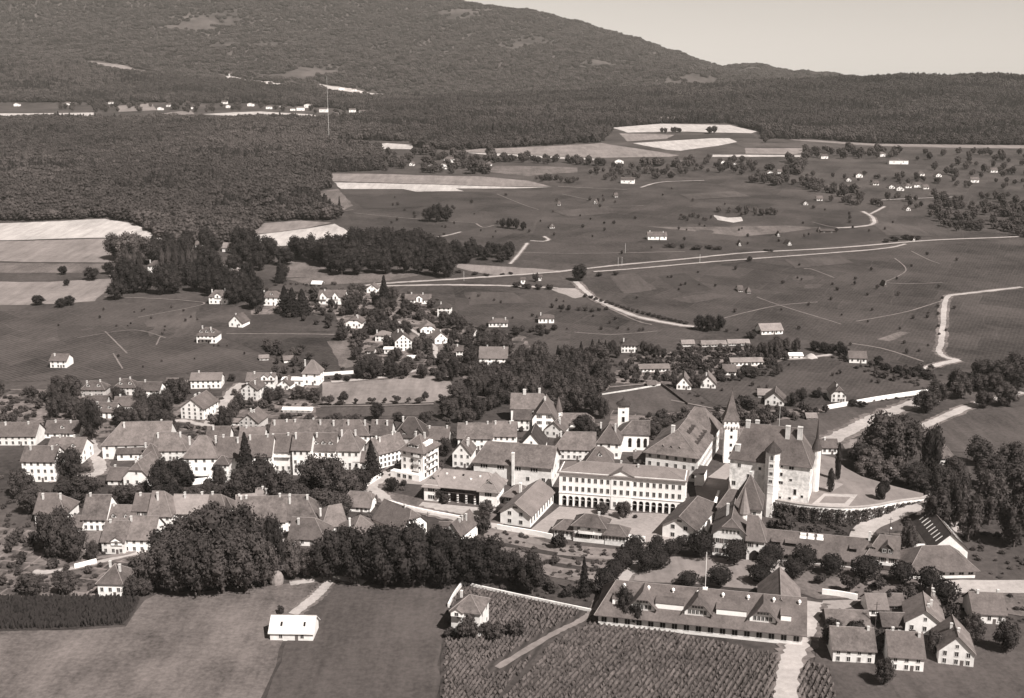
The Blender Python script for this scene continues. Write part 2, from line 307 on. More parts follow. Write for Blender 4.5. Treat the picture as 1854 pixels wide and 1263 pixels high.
# ------------------------------------------------------------------ fields, yards, roads (sheets on the terrain)
FIELDS = [
 ('garden', 'garden_mix', [(-60, 702), (150, 706), (330, 726), (400, 716), (425, 700), (580, 695), (578, 764), (440, 775), (380, 800), (330, 790), (150, 792), (-60, 796)]),
 ('garden', 'garden_mix', [(-60, 950), (130, 965), (260, 1003), (262, 1058), (255, 1080), (-60, 1080)]),
 ('garden', 'garden_mix', [(455, 545), (560, 535), (650, 520), (720, 530), (840, 582), (850, 660), (790, 690), (655, 690), (640, 640), (612, 600), (455, 570)]),
 ('garden', 'garden_mix', [(845, 600), (950, 606), (975, 650), (1100, 648), (1105, 700), (1080, 720), (880, 700), (840, 690)]),
 ('garden', 'garden_mix', [(1100, 695), (1130, 650), (1240, 632), (1400, 626), (1440, 648), (1420, 652), (1310, 690), (1250, 702), (1200, 694)]),
 ('garden', 'garden_mix', [(1110, 742), (1170, 752), (1255, 742), (1330, 742), (1500, 740), (1490, 752), (1400, 762), (1380, 790), (1250, 800), (1180, 800), (1100, 770)]),
 ('garden', 'garden_mix', [(200, 870), (330, 905), (420, 880), (560, 870), (650, 870), (600, 920), (520, 930), (430, 925), (320, 905), (210, 910)]),
 ('garden', 'garden_mix', [(1400, 975), (1560, 985), (1600, 950), (1680, 960), (1690, 1010), (1640, 1020), (1400, 990)]),
 ('field', 'vine_c', [(1000, 350), (1280, 331), (1560, 380), (1700, 425), (1500, 446), (1100, 480), (940, 470), (960, 430)]),
 ('field', 'vine_c', [(1060, 503), (1250, 484), (1500, 462), (1780, 438), (2000, 430), (2000, 660), (1700, 668), (1560, 640), (1400, 600), (1270, 604), (1150, 562)]),
 ('field', 'vine_c', [(610, 352), (1000, 347), (960, 420), (900, 440), (700, 440), (640, 408)]),
 ('field', 'stubble', [(-160, 408), (0, 404), (110, 400), (190, 396), (245, 405), (318, 447), (290, 452), (255, 448), (190, 430), (-160, 434)]),
 ('field', 'hay_field', [(-160, 436), (190, 432), (260, 451), (250, 470), (190, 475), (-160, 468)]),
 ('field', 'grass_pale', [(-160, 471), (190, 477), (215, 492), (130, 494), (-160, 490)]),
 ('field', 'hay_field', [(-160, 508), (90, 510), (215, 503), (172, 545), (100, 550), (-160, 556)]),
 ('field', 'hay_field', [(452, 424), (478, 404), (545, 399), (600, 403), (560, 412), (500, 420)]),
 ('field', 'stubble', [(438, 438), (456, 426), (560, 413), (606, 405), (655, 432), (560, 441), (480, 447)]),
 ('field', 'grass_pale', [(510, 470), (560, 472), (640, 480), (600, 500), (520, 502)]),
 ('field', 'grass_pale', [(520, 505), (600, 498), (740, 492), (760, 498), (690, 510), (560, 516)]),
 ('field', 'hay_field', [(600, 314), (867, 319), (956, 327), (997, 337), (733, 332), (600, 328)]),
 ('field', 'stubble', [(605, 330), (733, 333), (1000, 338), (825, 341), (840, 346), (754, 347), (730, 342), (618, 342)]),
 ('field', 'stubble', [(655, 263), (700, 259), (745, 262), (752, 270), (655, 269)]),
 ('field', 'hay_field', [(843, 272), (870, 269), (920, 268), (1090, 259), (1149, 268), (1230, 281), (1210, 284), (1080, 286), (910, 277), (843, 275)]),
 ('field', 'stubble', [(843, 276), (910, 278), (1080, 287), (1076, 290), (1010, 287), (900, 282)]),
 ('field', 'grass_pale', [(879, 311), (897, 300), (1045, 303), (1045, 312), (956, 319)]),
 ('field', 'stubble', [(1107, 231), (1196, 224), (1321, 226), (1371, 238), (1360, 241), (1242, 238), (1136, 240)]),
 ('field', 'hay_field', [(1121, 241), (1221, 244), (1207, 251), (1136, 256)]),
 ('field', 'crop_dark', [(1221, 245), (1365, 243), (1368, 250), (1330, 249), (1290, 249), (1215, 252)]),
 ('field', 'stubble', [(1146, 259), (1292, 250), (1321, 250), (1335, 257), (1299, 264), (1232, 273), (1207, 271)]),
 ('field', 'meadow', [(1328, 258), (1580, 261), (1563, 267), (1349, 267)]),
 ('field', 'hay_field', [(1349, 268), (1455, 268), (1450, 280), (1350, 278)]),
 ('field', 'stubble', [(1290, 280), (1450, 281), (1448, 284), (1290, 284)]),
 ('field', 'hay_field', [(1413, 252), (1480, 254), (1581, 260), (1745, 262), (2000, 264), (2000, 270), (1745, 268), (1585, 264)]),
 ('field', 'grass_pale', [(1171, 410), (1420, 408), (1484, 412), (1420, 421), (1342, 428), (1260, 419)]),
 ('field', 'stubble', [(1292, 389), (1318, 394), (1342, 393), (1345, 400), (1328, 403), (1299, 398)]),
 ('field', 'hay_field', [(808, 477), (871, 480), (1025, 490), (954, 496), (895, 498), (848, 490)]),
 ('field', 'meadow', [(1105, 500), (1150, 494), (1190, 524), (1130, 532)]),
 ('field', 'meadow', [(1215, 540), (1290, 530), (1320, 536), (1250, 549)]),
 ('field', 'grass_pale', [(1588, 614), (1630, 600), (1650, 602), (1610, 618)]),
 ('yard', 'gravel', [(1000, 521), (1061, 523), (1078, 534), (1042, 540), (1000, 534)]),
 ('field', 'vine_c', [(820, 520), (1000, 525), (1060, 548), (1170, 592), (1250, 602), (1300, 612), (1130, 622), (1040, 628), (925, 604), (830, 580)]),
 ('field', 'vine_b', [(976, 647), (954, 614), (1037, 602), (1023, 637), (1004, 653)]),
 ('field', 'vine_b', [(-100, 565), (105, 562), (190, 547), (360, 549), (365, 600), (352, 622), (470, 640), (482, 668), (420, 672), (230, 682), (105, 690), (-100, 692)]),
 ('field', 'meadow', [(258, 572), (355, 555), (352, 606), (300, 614), (270, 608)]),
 ('field', 'vine_a', [(106, 585), (170, 578), (190, 600), (150, 608), (105, 612)]),
 ('field', 'vine_c', [(455, 570), (605, 565), (615, 600), (455, 602)]),
 ('field', 'vine_c', [(400, 608), (600, 612), (632, 664), (562, 672), (480, 642)]),
 ('field', 'grass_pale', [(592, 618), (628, 616), (655, 660), (620, 668)]),
 ('field', 'hay_field', [(583, 692), (700, 687), (812, 680), (823, 706), (815, 722), (790, 728), (584, 733)]),
 ('field', 'meadow', [(572, 738), (786, 735), (784, 751), (575, 755)]),
 ('field', 'meadow', [(1084, 716), (1197, 699), (1252, 741), (1166, 750), (1110, 740)]),
 ('field', 'vine_c', [(1250, 705), (1310, 690), (1420, 652), (1505, 646), (1600, 690), (1690, 706), (1580, 722), (1440, 738), (1390, 726), (1300, 735)]),
 ('field', 'meadow', [(1400, 762), (1510, 744), (1640, 737), (1590, 757), (1510, 792), (1400, 787)]),
 ('field', 'hay_field', [(1522, 798), (1552, 794), (1550, 810), (1530, 813)]),
 ('field', 'meadow', [(1650, 790), (1740, 742), (1880, 735), (1880, 830), (1700, 815)]),
 ('field', 'grass_pale', [(-200, 1148), (110, 1142), (228, 1135), (262, 1087), (290, 1073), (420, 1067), (520, 1057), (585, 1049), (540, 1100), (470, 1270), (-200, 1290)]),
 ('field', 'meadow', [(590, 1049), (640, 1052), (700, 1062), (832, 1067), (806, 1110), (800, 1150), (790, 1290), (475, 1290), (545, 1100)]),
 ('field', 'crop_dark', [(-200, 1085), (110, 1082), (255, 1083), (227, 1131), (110, 1140), (-200, 1145)]),
 ('field', 'vine_a', [(838, 1058), (960, 1085), (1070, 1108), (1000, 1148), (880, 1290), (796, 1290), (806, 1150), (816, 1090)]),
 ('field', 'vine_b', [(1078, 1112), (1190, 1138), (1330, 1168), (1500, 1206), (1520, 1290), (890, 1290), (1012, 1148)]),
 ('garden', 'garden_soil', [(868, 952), (940, 965), (1000, 985), (1155, 996), (1130, 1034), (1085, 1060), (1000, 1045), (880, 988)]),
 ('lawn', 'hay_field', [(1180, 1026), (1215, 1008), (1300, 1010), (1385, 1016), (1415, 1040), (1400, 1068), (1130, 1050)]),
 ('yard', 'gravel', [(940, 972), (962, 958), (1013, 917), (1240, 935), (1268, 985), (1205, 988), (1150, 990), (1010, 975)]),
 ('yard', 'grass_pale', [(1405, 1012), (1640, 1035), (1700, 1060), (1900, 1062), (1900, 1125), (1650, 1080), (1480, 1085), (1408, 1062)]),
 ('yard', 'grass_pale', [(700, 890), (770, 905), (900, 918), (908, 945), (860, 950), (760, 925), (690, 905)]),
 ('yard', 'road_dust', [(765, 909), (868, 919), (905, 922), (870, 936), (800, 926), (758, 916)]),
 ('yard', 'gravel', [(1258, 882), (1315, 838), (1345, 850), (1325, 900), (1300, 915), (1262, 905)]),
 ('yard', 'gravel', [(700, 846), (800, 865), (790, 880), (700, 872), (690, 858)]),
 ('yard', 'gravel', [(1446, 1150), (1490, 1088), (1560, 1086), (1540, 1100), (1500, 1112), (1480, 1170), (1440, 1180)]),
 ('yard', 'meadow', [(1500, 1110), (1560, 1095), (1640, 1105), (1720, 1125), (1950, 1130), (1950, 1290), (1470, 1290), (1478, 1180)]),
 ('yard', 'road_dust', [(1655, 1058), (1740, 1050), (1900, 1050), (1900, 1075), (1700, 1074)]),
 ('field', 'hay_field', [(150, 109), (200, 115), (290, 134), (285, 139), (210, 128), (150, 115)]),
 ('field', 'stubble', [(378, 131), (458, 146), (550, 158), (547, 162), (470, 153), (400, 141)]),
 ('field', 'stubble', [(568, 149), (588, 154), (640, 161), (705, 172), (680, 175), (594, 167)]),
 ('field', 'stubble', [(-100, 206), (105, 205), (170, 204), (168, 213), (105, 212), (-100, 213)]),
 ('field', 'stubble', [(365, 207), (420, 204), (470, 202), (560, 207), (590, 213), (530, 215), (450, 212)]),
 ('field', 'hay_field', [(210, 192), (275, 187), (285, 200), (215, 203)]),
 ('field', 'hay_field', [(290, 206), (345, 200), (352, 207), (300, 210)]),
 ('field', 'grass_pale', [(560, 348), (612, 342), (640, 372), (615, 385), (585, 362)]),
 ('field', 'crop_dark', [(1190, 500), (1240, 495), (1290, 525), (1235, 531)]),
 ('field', 'crop_dark', [(1150, 452), (1175, 450), (1210, 470), (1185, 474)]),
 ('field', 'meadow', [(1000, 382), (1100, 373), (1120, 385), (1030, 393)]),
 ('field', 'grass_pale', [(645, 416), (720, 424), (702, 438), (655, 432)]),
 ('field', 'meadow', [(1570, 398), (1660, 410), (1690, 428), (1605, 426)]),
 ('field', 'meadow', [(1230, 352), (1330, 346), (1360, 356), (1250, 362)]),
 ('field', 'meadow', [(840, 528), (930, 530), (960, 548), (850, 552)]),
 ('field', 'meadow', [(1420, 470), (1520, 462), (1545, 476), (1440, 486)]),
 ('field', 'crop_dark', [(640, 362), (700, 352), (770, 350), (800, 372), (660, 378)]),
]
for k, (nm, m, pts) in enumerate(FIELDS):
    struct(nm, drape([pts], .05 + .0025 * k), m)
# raised beds and paths of the kitchen garden
for k, (a, b) in enumerate([((890, 968), (1060, 1000)), ((905, 985), (1080, 1018)), ((1010, 1002), (1120, 1012)), ((1000, 1022), (1100, 1035)), ((1030, 1040), (1090, 1048))]):
    struct('garden_bed', ribbon([a, b], 3.2, .26 + .006 * k, n=8), 'crop_dark' if k % 2 else 'hay_field')
ROADS = [  # points, width in metres
 ([(560, 955), (600, 925), (640, 898), (690, 866), (722, 850)], 9), ([(668, 880), (690, 895), (712, 912), (780, 928), (850, 944), (905, 955)], 6),
 ([(158, 790), (172, 820), (182, 850), (160, 862), (90, 868)], 7), ([(440, 694), (420, 709), (398, 742), (376, 772)], 7), ([(376, 772), (330, 762), (300, 766)], 5),
 ([(788, 628), (786, 650), (760, 668), (700, 682), (600, 692)], 5), ([(720, 582), (750, 600), (788, 628)], 4),
 ([(640, 520), (700, 513), (830, 505), (960, 496), (1040, 489)], 6), ([(680, 518), (800, 516), (930, 518), (1010, 522)], 5),
 ([(1040, 489), (1120, 480), (1250, 468), (1400, 455), (1600, 442), (1760, 432), (1950, 422)], 4.5),
 ([(1075, 492), (1200, 482), (1330, 471), (1480, 460), (1600, 450), (1640, 442)], 4),
 ([(928, 457), (1030, 459), (1130, 458), (1240, 456)], 2.5), ([(955, 440), (940, 460), (924, 478)], 4), ([(985, 428), (993, 434), (984, 437), (960, 436)], 4),
 ([(755, 436), (762, 430), (800, 428), (835, 420)], 4), ([(750, 430), (760, 440), (756, 446)], 3), ([(862, 405), (875, 412), (895, 408)], 3.5),
 ([(1042, 510), (1060, 527), (1085, 545), (1150, 572), (1215, 586), (1256, 592)], 7), ([(1090, 552), (1150, 580), (1180, 588)], 3),
 ([(1850, 520), (1745, 532), (1714, 540), (1708, 580), (1704, 620), (1700, 636), (1712, 647), (1736, 652)], 6), ([(1672, 668), (1700, 660), (1736, 652)], 6),
 ([(1562, 383), (1580, 394), (1580, 406), (1550, 411), (1515, 413)], 6), ([(1575, 388), (1602, 374)], 4), ([(1470, 402), (1500, 410), (1520, 412)], 2),
 ([(1300, 579), (1350, 566), (1412, 553), (1480, 547)], 2.2), ([(1370, 538), (1412, 553), (1500, 580), (1522, 587)], 2.2), ([(1455, 487), (1470, 488), (1510, 503)], 2.5),
 ([(1600, 512), (1640, 514), (1706, 512)], 2.2), ([(1650, 455), (1680, 470), (1702, 478)], 2), ([(1550, 582), (1640, 565), (1705, 545)], 2), ([(1540, 622), (1600, 632), (1672, 655)], 2.5),
 ([(602, 1047), (590, 1062), (566, 1085), (530, 1113)], 4.6), ([(660, 1056), (630, 1050), (600, 1048), (560, 1053), (525, 1058)], 4),
 ([(1736, 880), (1730, 920), (1722, 960), (1716, 990)], 6),
 ([(1500, 800), (1540, 778), (1580, 760), (1630, 740), (1682, 722)], 11), ([(1665, 775), (1700, 760), (1760, 735), (1850, 710)], 7),
 ([(1205, 985), (1180, 1003), (1150, 1028), (1120, 1058), (1078, 1108)], 5), ([(1420, 1005), (1412, 1025), (1400, 1062)], 7), ([(1075, 1106), (1050, 1125), (1000, 1150), (900, 1210)], 3),
 ([(1470, 1090), (1465, 1120), (1448, 1160), (1430, 1210), (1420, 1290)], 8), ([(560, 955), (500, 985), (430, 990), (330, 985), (120, 1032), (60, 1036)], 4),
 ([(1080, 704), (1150, 697), (1197, 695)], 2.5), ([(1380, 648), (1440, 650), (1515, 641)], 4), ([(402, 480), (430, 486), (458, 492)], 5), ([(365, 462), (378, 470), (402, 480)], 4),
 ([(200, 500), (220, 494), (260, 492)], 4), ([(410, 605), (530, 605), (610, 606)], 2.5), ([(188, 538), (260, 540), (340, 545), (366, 552), (250, 575)], 2),
 ([(575, 736), (680, 735), (785, 732)], 2.2), ([(640, 380), (600, 386), (560, 390)], 3), ([(1135, 344), (1070, 341), (1010, 338)], 3), ([(1160, 340), (1200, 330), (1275, 327)], 4), ([(1590, 363), (1650, 360), (1740, 356)], 4),
 ([(230, 640), (200, 610), (190, 600)], 1.6), ([(205, 640), (222, 668)], 1.6), ([(283, 625), (290, 610)], 1.6), ([(140, 612), (240, 598), (300, 612)], 1.6),
 ([(1018, 352), (1065, 362)], 2.2), ([(1100, 374), (1165, 373)], 2), ([(640, 386), (720, 394), (860, 404)], 2.2), ([(1620, 468), (1640, 490), (1600, 512)], 1.8), ([(1290, 640), (1380, 650)], 2), ([(1040, 602), (1110, 606), (1190, 600)], 1.8), ([(900, 352), (950, 372), (975, 380)], 2), ([(1215, 725), (1300, 742), (1330, 752)], 2), ([(470, 860), (450, 842)], 3), ([(300, 965), (240, 1000), (170, 1012)], 3),
]
for k, (pts, w) in enumerate(ROADS):
    if w >= 4: struct('verge', ribbon(pts, w * (1.35 if pts[0][1] > 640 else 1.3), .262 + .0005 * k), 'verge')
    struct('path' if w < 4 else 'road', ribbon(pts, w * (.8 if pts[0][1] > 640 else .62), .30 + .002 * k), 'road_dust' if w >= 4 else 'path_dust')

# ------------------------------------------------------------------ castle hill: terrace with its retaining wall
TZ = 7.0
def level_solid(name, pts, z, zb, m):
    P = [G(x, y, z) for x, y in pts]; n = len(P); mb = MB()
    mb.add([(p.x, p.y, z) for p in P] + [(p.x, p.y, zb) for p in P], [list(range(n)), list(range(2 * n - 1, n - 1, -1))] + [(k, n + k, n + (k + 1) % n, (k + 1) % n) for k in range(n)])
    me = mb.mesh(); bm = bmesh.new(); bm.from_mesh(me); bmesh.ops.recalc_face_normals(bm, faces=bm.faces[:]); bm.to_mesh(me); bm.free(); return struct(name, me, m)
FRONT = [(1393, 904), (1420, 909), (1450, 914), (1490, 918), (1540, 920), (1585, 916), (1628, 908), (1672, 903)]
level_solid('terrace', FRONT + [(1672, 893), (1620, 880), (1560, 862), (1530, 846), (1510, 828), (1440, 812), (1345, 838), (1322, 862), (1318, 893), (1345, 905)], TZ, -2, 'hay_field')
struct('path', drape([[(1468, 914), (1492, 893), (1553, 895), (1536, 916)]], .02, z=TZ), 'road_dust')
struct('lawn', drape([[(1483, 910), (1494, 898), (1540, 900), (1529, 911)]], .05, z=TZ), 'hay_field')
struct('path', drape([[(1492, 884), (1512, 872), (1528, 876), (1505, 890)]], .03, z=TZ), 'gravel')

def castle_ramp():
    pts = [(1556, 985, .25), (1560, 966, .4), (1574, 951, 1.2), (1604, 938, 2.8), (1642, 922, 5.0), (1682, 905, 7.05), (1700, 898, 7.05)]
    P = smooth([G(x, y, z) for x, y, z in pts], 6); vs = []; mb = MB()
    for i, p in enumerate(P):
        d = P[min(i + 1, len(P) - 1)] - P[max(i - 1, 0)]; d.z = 0; d.normalize(); n = Vector((d.y, -d.x, 0)); w = 4.2
        for o, dz in ((-w - 3 - p.z, -p.z - 1), (-w, 0), (w, 0), (w + 1.5 + p.z * .9, -p.z - 1)): q = p + n * o; vs.append((q.x, q.y, p.z + dz))
    for k, m in ((1, 'road_dust'), (0, 'meadow'), (2, 'meadow')):
        me = MB().add(vs, [(4 * i + k, 4 * i + 4 + k, 4 * i + 5 + k, 4 * i + 1 + k) for i in range(len(P) - 1)]).mesh()
        if sum(q.normal.z for q in me.polygons) < 0: me.flip_normals()
        struct('road' if k == 1 else 'bank', me, m)
castle_ramp()

# ------------------------------------------------------------------ buildings
ORD = ['first', 'second', 'third', 'fourth', 'fifth', 'sixth', 'seventh', 'eighth', 'ninth', 'tenth', 'eleventh', 'twelfth', 'thirteenth', 'fourteenth', 'fifteenth', 'sixteenth', 'seventeenth', 'eighteenth', 'nineteenth', 'twentieth']
TENS = {2: 'twenty', 3: 'thirty', 4: 'forty', 5: 'fifty', 6: 'sixty', 7: 'seventy'}
def ordw(k):
    if k < 20: return ORD[k]
    t, u = divmod(k + 1, 10)
    return TENS[t] + '-' + ORD[u - 1] if u else {3: 'thirtieth', 4: 'fortieth', 5: 'fiftieth', 6: 'sixtieth', 7: 'seventieth'}[t]
def canon(w, d, ridge):
    if ridge == 'x': return w, d, (lambda a, b, z: (a, d / 2 + b, z))
    return d, w, (lambda a, b, z: (-b, d / 2 + a, z))
def roof_polys(w, d, h, r, ends, ridge, o, insets=None, f=.55):
    La, Wb, M = canon(w, d, ridge); E, Bo = La / 2 + o, Wb / 2 + o; k = r / (Wb / 2); ze, zr = h - o * k, h + r
    ins = insets or (min(Wb * .42, La / 2),) * 2; bc = Bo * (1 - f); zc = ze + (zr - ze) * f
    def endp(i, sb):
        sa = -1 if i == 0 else 1; e = ends[i]
        if e == 'g': return [(sa * E, 0, zr)]
        if e == 'h': return [(sa * (La / 2 - ins[i]), 0, zr)]
        return [(sa * E, sb * bc, zc), (sa * (E - bc * .75), 0, zr)]
    m = [(-E, -Bo, ze), (E, -Bo, ze)] + endp(1, -1) + endp(0, -1)[::-1]
    p = ([(-E, Bo, ze), (E, Bo, ze)] + endp(1, 1) + endp(0, 1)[::-1])[::-1]
    polys = [m, p]
    for i, sa in ((0, -1), (1, 1)):
        t = endp(i, -1)[-1]
        if ends[i] == 'h': q = [(sa * E, -Bo, ze), (sa * E, Bo, ze), t]
        elif ends[i] == 'j': q = [(sa * E, -bc, zc), (sa * E, bc, zc), t]
        else: continue
        polys.append(q if sa > 0 else q[::-1])
    lines = [(endp(0, -1)[-1], endp(1, -1)[-1])]
    for i, sa in ((0, -1), (1, 1)):
        if ends[i] == 'h': lines += [((sa * E, -Bo, ze), endp(i, -1)[-1]), ((sa * E, Bo, ze), endp(i, -1)[-1])]
        if ends[i] == 'j': lines += [(endp(i, -1)[0], endp(i, -1)[-1]), (endp(i, 1)[0], endp(i, 1)[-1])]
    return [[M(*q) for q in P] for P in polys], [(M(*a), M(*b)) for a, b in lines if (Vector(a) - Vector(b)).length > .3]
def wall_mesh(w, d, h, r, ends, ridge, zb=-3.0, f=.55, o=.5):
    La, Wb, M = canon(w, d, ridge); mb = MB(); A, B = La / 2, Wb / 2; k = r / B
    for sb in (-1, 1): mb.add([M(*q) for q in ((-A, sb * B, zb), (A, sb * B, zb), (A, sb * B, h), (-A, sb * B, h))], [(0, 1, 2, 3)])
    for i, sa in ((0, -1), (1, 1)):
        pts = [(sa * A, -B, zb), (sa * A, B, zb), (sa * A, B, h)]
        if ends[i] == 'g': pts += [(sa * A, 0, h + r)]
        elif ends[i] == 'j':
            zc = (h - o * k) + (r + o * k) * f; yb = B * (1 - (zc - h) / r); pts += [(sa * A, yb, zc - .1), (sa * A, -yb, zc - .1)]
        pts += [(sa * A, -B, h)]; mb.add([M(*q) for q in pts], [list(range(len(pts)))])
    me = mb.mesh(); bm = bmesh.new(); bm.from_mesh(me); bmesh.ops.remove_doubles(bm, verts=bm.verts[:], dist=.002); bmesh.ops.recalc_face_normals(bm, faces=bm.faces[:]); bm.to_mesh(me); bm.free(); return me
WINM = {}
def win_mesh(ww, wh, style):
    k = (round(ww, 1), round(wh, 1), style)
    if k not in WINM:
        mb = MB(); a, b = ww / 2, wh / 2
        mb.box(-a, -.05, -b, a, .02, b, 0)
        mb.box(-a - .14, -.10, -b - .14, a + .14, .02, -b, 1)
        mb.box(-a - .14, -.09, b, a + .14, .02, b + .14, 1); mb.box(-a - .14, -.09, -b, -a, .02, b, 1); mb.box(a, -.09, -b, a + .14, .02, b, 1)
        if style != 'n': mb.box(-.04, -.07, -b, .04, .0, b, 1)
        if style == 's':
            mb.box(-a - .16 - ww * .55, -.13, -b, -a - .16, .0, b, 2); mb.box(a + .16, -.13, -b, a + .16 + ww * .55, .0, b, 2)
        me = mb.mesh('window')
        for q in ('glass', 'frame', 'shutter'): me.materials.append(MATS[q])
        WINM[k] = me
    return WINM[k]
def rotz(a, v): return Vector((math.cos(a) * v[0] - math.sin(a) * v[1], math.sin(a) * v[0] + math.cos(a) * v[1], v[2]))
class Block:
    def __init__(s, root, loc, rot, w, d, h):
        s.root, s.rel, s.rot, s.w, s.d, s.h = root, Vector(loc) - Vector(root.location), rot, w, d, h
    def at(s, x, y, z): return s.rel + rotz(s.rot, (x, y, z))
    def part(s, name, mb, m, parent=None):
        me = mb.mesh(name) if isinstance(mb, MB) else mb
        return new_obj(name, me, m, s.root, s.rel, s.rot)
    def window(s, face, u, z, ww=1.0, wh=1.5, style='p', name='window'):
        p, a = {'F': ((u, 0, z), 0), 'B': ((u, s.d, z), math.pi), 'R': ((s.w / 2, s.d / 2 + u, z), math.pi / 2), 'L': ((-s.w / 2, s.d / 2 - u, z), -math.pi / 2)}[face]
        return new_obj(name, win_mesh(ww, wh, style), 'glass', s.root, s.at(*p), s.rot + a)
    def windows(s, face, cols, rows, z0=1.9, zs=None, ww=1.0, wh=1.5, style='p', span=None, h=None, off=0):
        L = span or (s.w if face in 'FB' else s.d); st = (L) / cols; zs = zs or (((h or s.h) - .2) / rows)
        for j in range(rows):
            for i in range(cols): s.window(face, off + (i - (cols - 1) / 2) * st, z0 + j * zs, min(ww, st * .5), min(wh, zs * .62), style)
    def chimney(s, x, y, zt, zb, a=.38):
        mb = MB(); mb.box(x - a, y - a * .8, zb, x + a, y + a * .8, zt); mb.box(x - a - .1, y - a * .8 - .1, zt - .35, x + a + .1, y + a * .8 + .1, zt - .1)
        return s.part('chimney', mb, 'chimney_stone')
    def dormer(s, x, y, z, w=2.0, h=1.6, depth=3.0, roof='roof', wall='plaster', n=1, peak=.8, face='F'):
        """front at (x,y), sill level z, running back into the roof"""
        mb = MB(); a = w / 2
        mb.add([(x - a, y, z), (x + a, y, z), (x + a, y, z + h), (x, y, z + h + peak), (x - a, y, z + h), (x - a, y + depth, z), (x + a, y + depth, z), (x + a, y + depth, z + h), (x - a, y + depth, z + h)],
               [(0, 1, 2, 3, 4), (1, 6, 7, 2), (5, 0, 4, 8)], 0)
        mb.slab([[(x - a - .3, y - .35, z + h - .15), (x, y - .35, z + h + peak + .12), (x, y + depth, z + h + peak + .12), (x - a - .3, y + depth, z + h - .15)][::-1],
                 [(x + a + .3, y - .35, z + h - .15), (x, y - .35, z + h + peak + .12), (x, y + depth, z + h + peak + .12), (x + a + .3, y + depth, z + h - .15)]], .15, 1)
        o = s.part('dormer', mb, [wall, roof])
        for i in range(n):
            ww = min(1.1, w / n * .6)
            q = new_obj('window', win_mesh(ww, h * .72, 'p'), 'glass', o, (x + (i - (n - 1) / 2) * w / n, y, z + h * .52), 0)
        return o
def block(root, loc, rot, w, d, h, r, ridge='x', ends='gg', wall='plaster', roof='roof', o=.55, insets=None, caps=True, zb=-3.0, t=.25, f=.55):
    b = Block(root, loc, rot, w, d, h)
    b.part('wall', wall_mesh(w, d, h, r, ends, ridge, zb, f, o), wall)
    polys, lines = roof_polys(w, d, h, r, ends, ridge, o, insets, f)
    mb = MB(); mb.slab(polys, t); rf = b.part('roof', mb, roof)
    if caps:
        mb = MB()
        for p, q in lines: mb.tube(Vector(p) + Vector((0, 0, .05)), Vector(q) + Vector((0, 0, .05)), .12, 5)
        c = new_obj('ridge_cap', mb.mesh(), 'ridge', rf)
    b.r, b.ridge, b.ends = r, ridge, ends
    return b
def roof_z(b, x, y):
    if b.ridge == 'x': return b.h + b.r * (1 - abs(y - b.d / 2) / (b.d / 2))
    return b.h + b.r * (1 - abs(x) / (b.w / 2))
HOUSES = []
def house(lab, x, y, w, d, h, r, rot=0, ridge='x', ends='gg', F=None, Rt=None, L=None, ch=1, dm=0, wall='plaster', roof='roof', name='house', cat='house', group=None, style='p', caps=None, z=None, dmw=1.9):
    """x,y the foot of the front wall's middle, w and h in picture units, d and r in metres"""
    if wall == 'plaster' and group and y > 690:
        q = random.Random(int(x * 3 + y)).random(); wall = 'plaster_cream' if q < .3 else 'plaster_grey' if q < .46 else 'plaster'
    p = G(x, y, z); s = S(p); wm = w / s; hm = h / (s * CT(p)); rot = R(rot)
    root = thing(name, lab, cat, p, group); HOUSES.append((x, y, w, d * s * .35))
    b = block(root, p, rot, wm, d, hm, r, ridge, ends, wall, roof, caps=(y > 690) if caps is None else caps)
    fh = hm; st = max(1, round(hm / 3.0))
    if F is None:
        F = (max(2, round(wm / 3.2)), st)
    if F and F[0]: b.windows('F', F[0], F[1], z0=fh / F[1] * .5 + .1, zs=fh / F[1], style=style)
    if F and F[0] and ridge == 'y' and r > 2.2: b.windows('F', max(1, F[0] - 2), 1, z0=fh + r * .28, zs=3, ww=.8, wh=1.1, span=wm * .45, style=style)
    if Rt: b.windows('R', Rt[0], Rt[1], z0=fh / Rt[1] * .5 + .1, zs=fh / Rt[1], style=style)
    if L: b.windows('L', L[0], L[1], z0=fh / L[1] * .5 + .1, zs=fh / L[1], style=style)
    if F and hm > 2.5:
        mb = MB(); dx = wm * .12 if F[0] % 2 == 0 else wm / F[0] / 2
        mb.box(dx - .5, -.07, 0, dx + .5, .05, 2.0); b.part('door', mb, 'shutter')
    rnd = random.Random(int(x * 7 + y))
    for k in range(ch):
        if ridge == 'x': cx, cy = wm * (rnd.uniform(-.42, -.2) if k % 2 == 0 else rnd.uniform(.15, .42)), d * rnd.uniform(.3, .55)
        else: cx, cy = wm * rnd.uniform(-.2, .25), d * (.3 + .45 * k / max(1, ch))
        zt = roof_z(b, cx, cy); b.chimney(cx, cy, max(zt + 1.3, hm + r + .6), zt - 1.2)
    for k in range(dm):
        ux = (k - (dm - 1) / 2) * wm / dm * .9; yy = d * .16; b.dormer(ux, yy, hm + r * .28, dmw, 1.3, d * .25, roof)
    return b
def AB(ax, ay, bx, by, z=None):
    HOUSES.append(((ax + bx) / 2, (ay + by) / 2, abs(bx - ax) + 8, 26))
    a, b = G(ax, ay, z), G(bx, by, z); m = (a + b) / 2; v = b - a
    return a, b, m, math.hypot(v.x, v.y), math.atan2(v.y, v.x)
def opening(b, face, u, z, ww, wh, m='glass', name='doorway'):
    mb = MB(); mb.box(u - ww / 2, -.06, z, u + ww / 2, .05, z + wh); return b.part(name, mb, m)
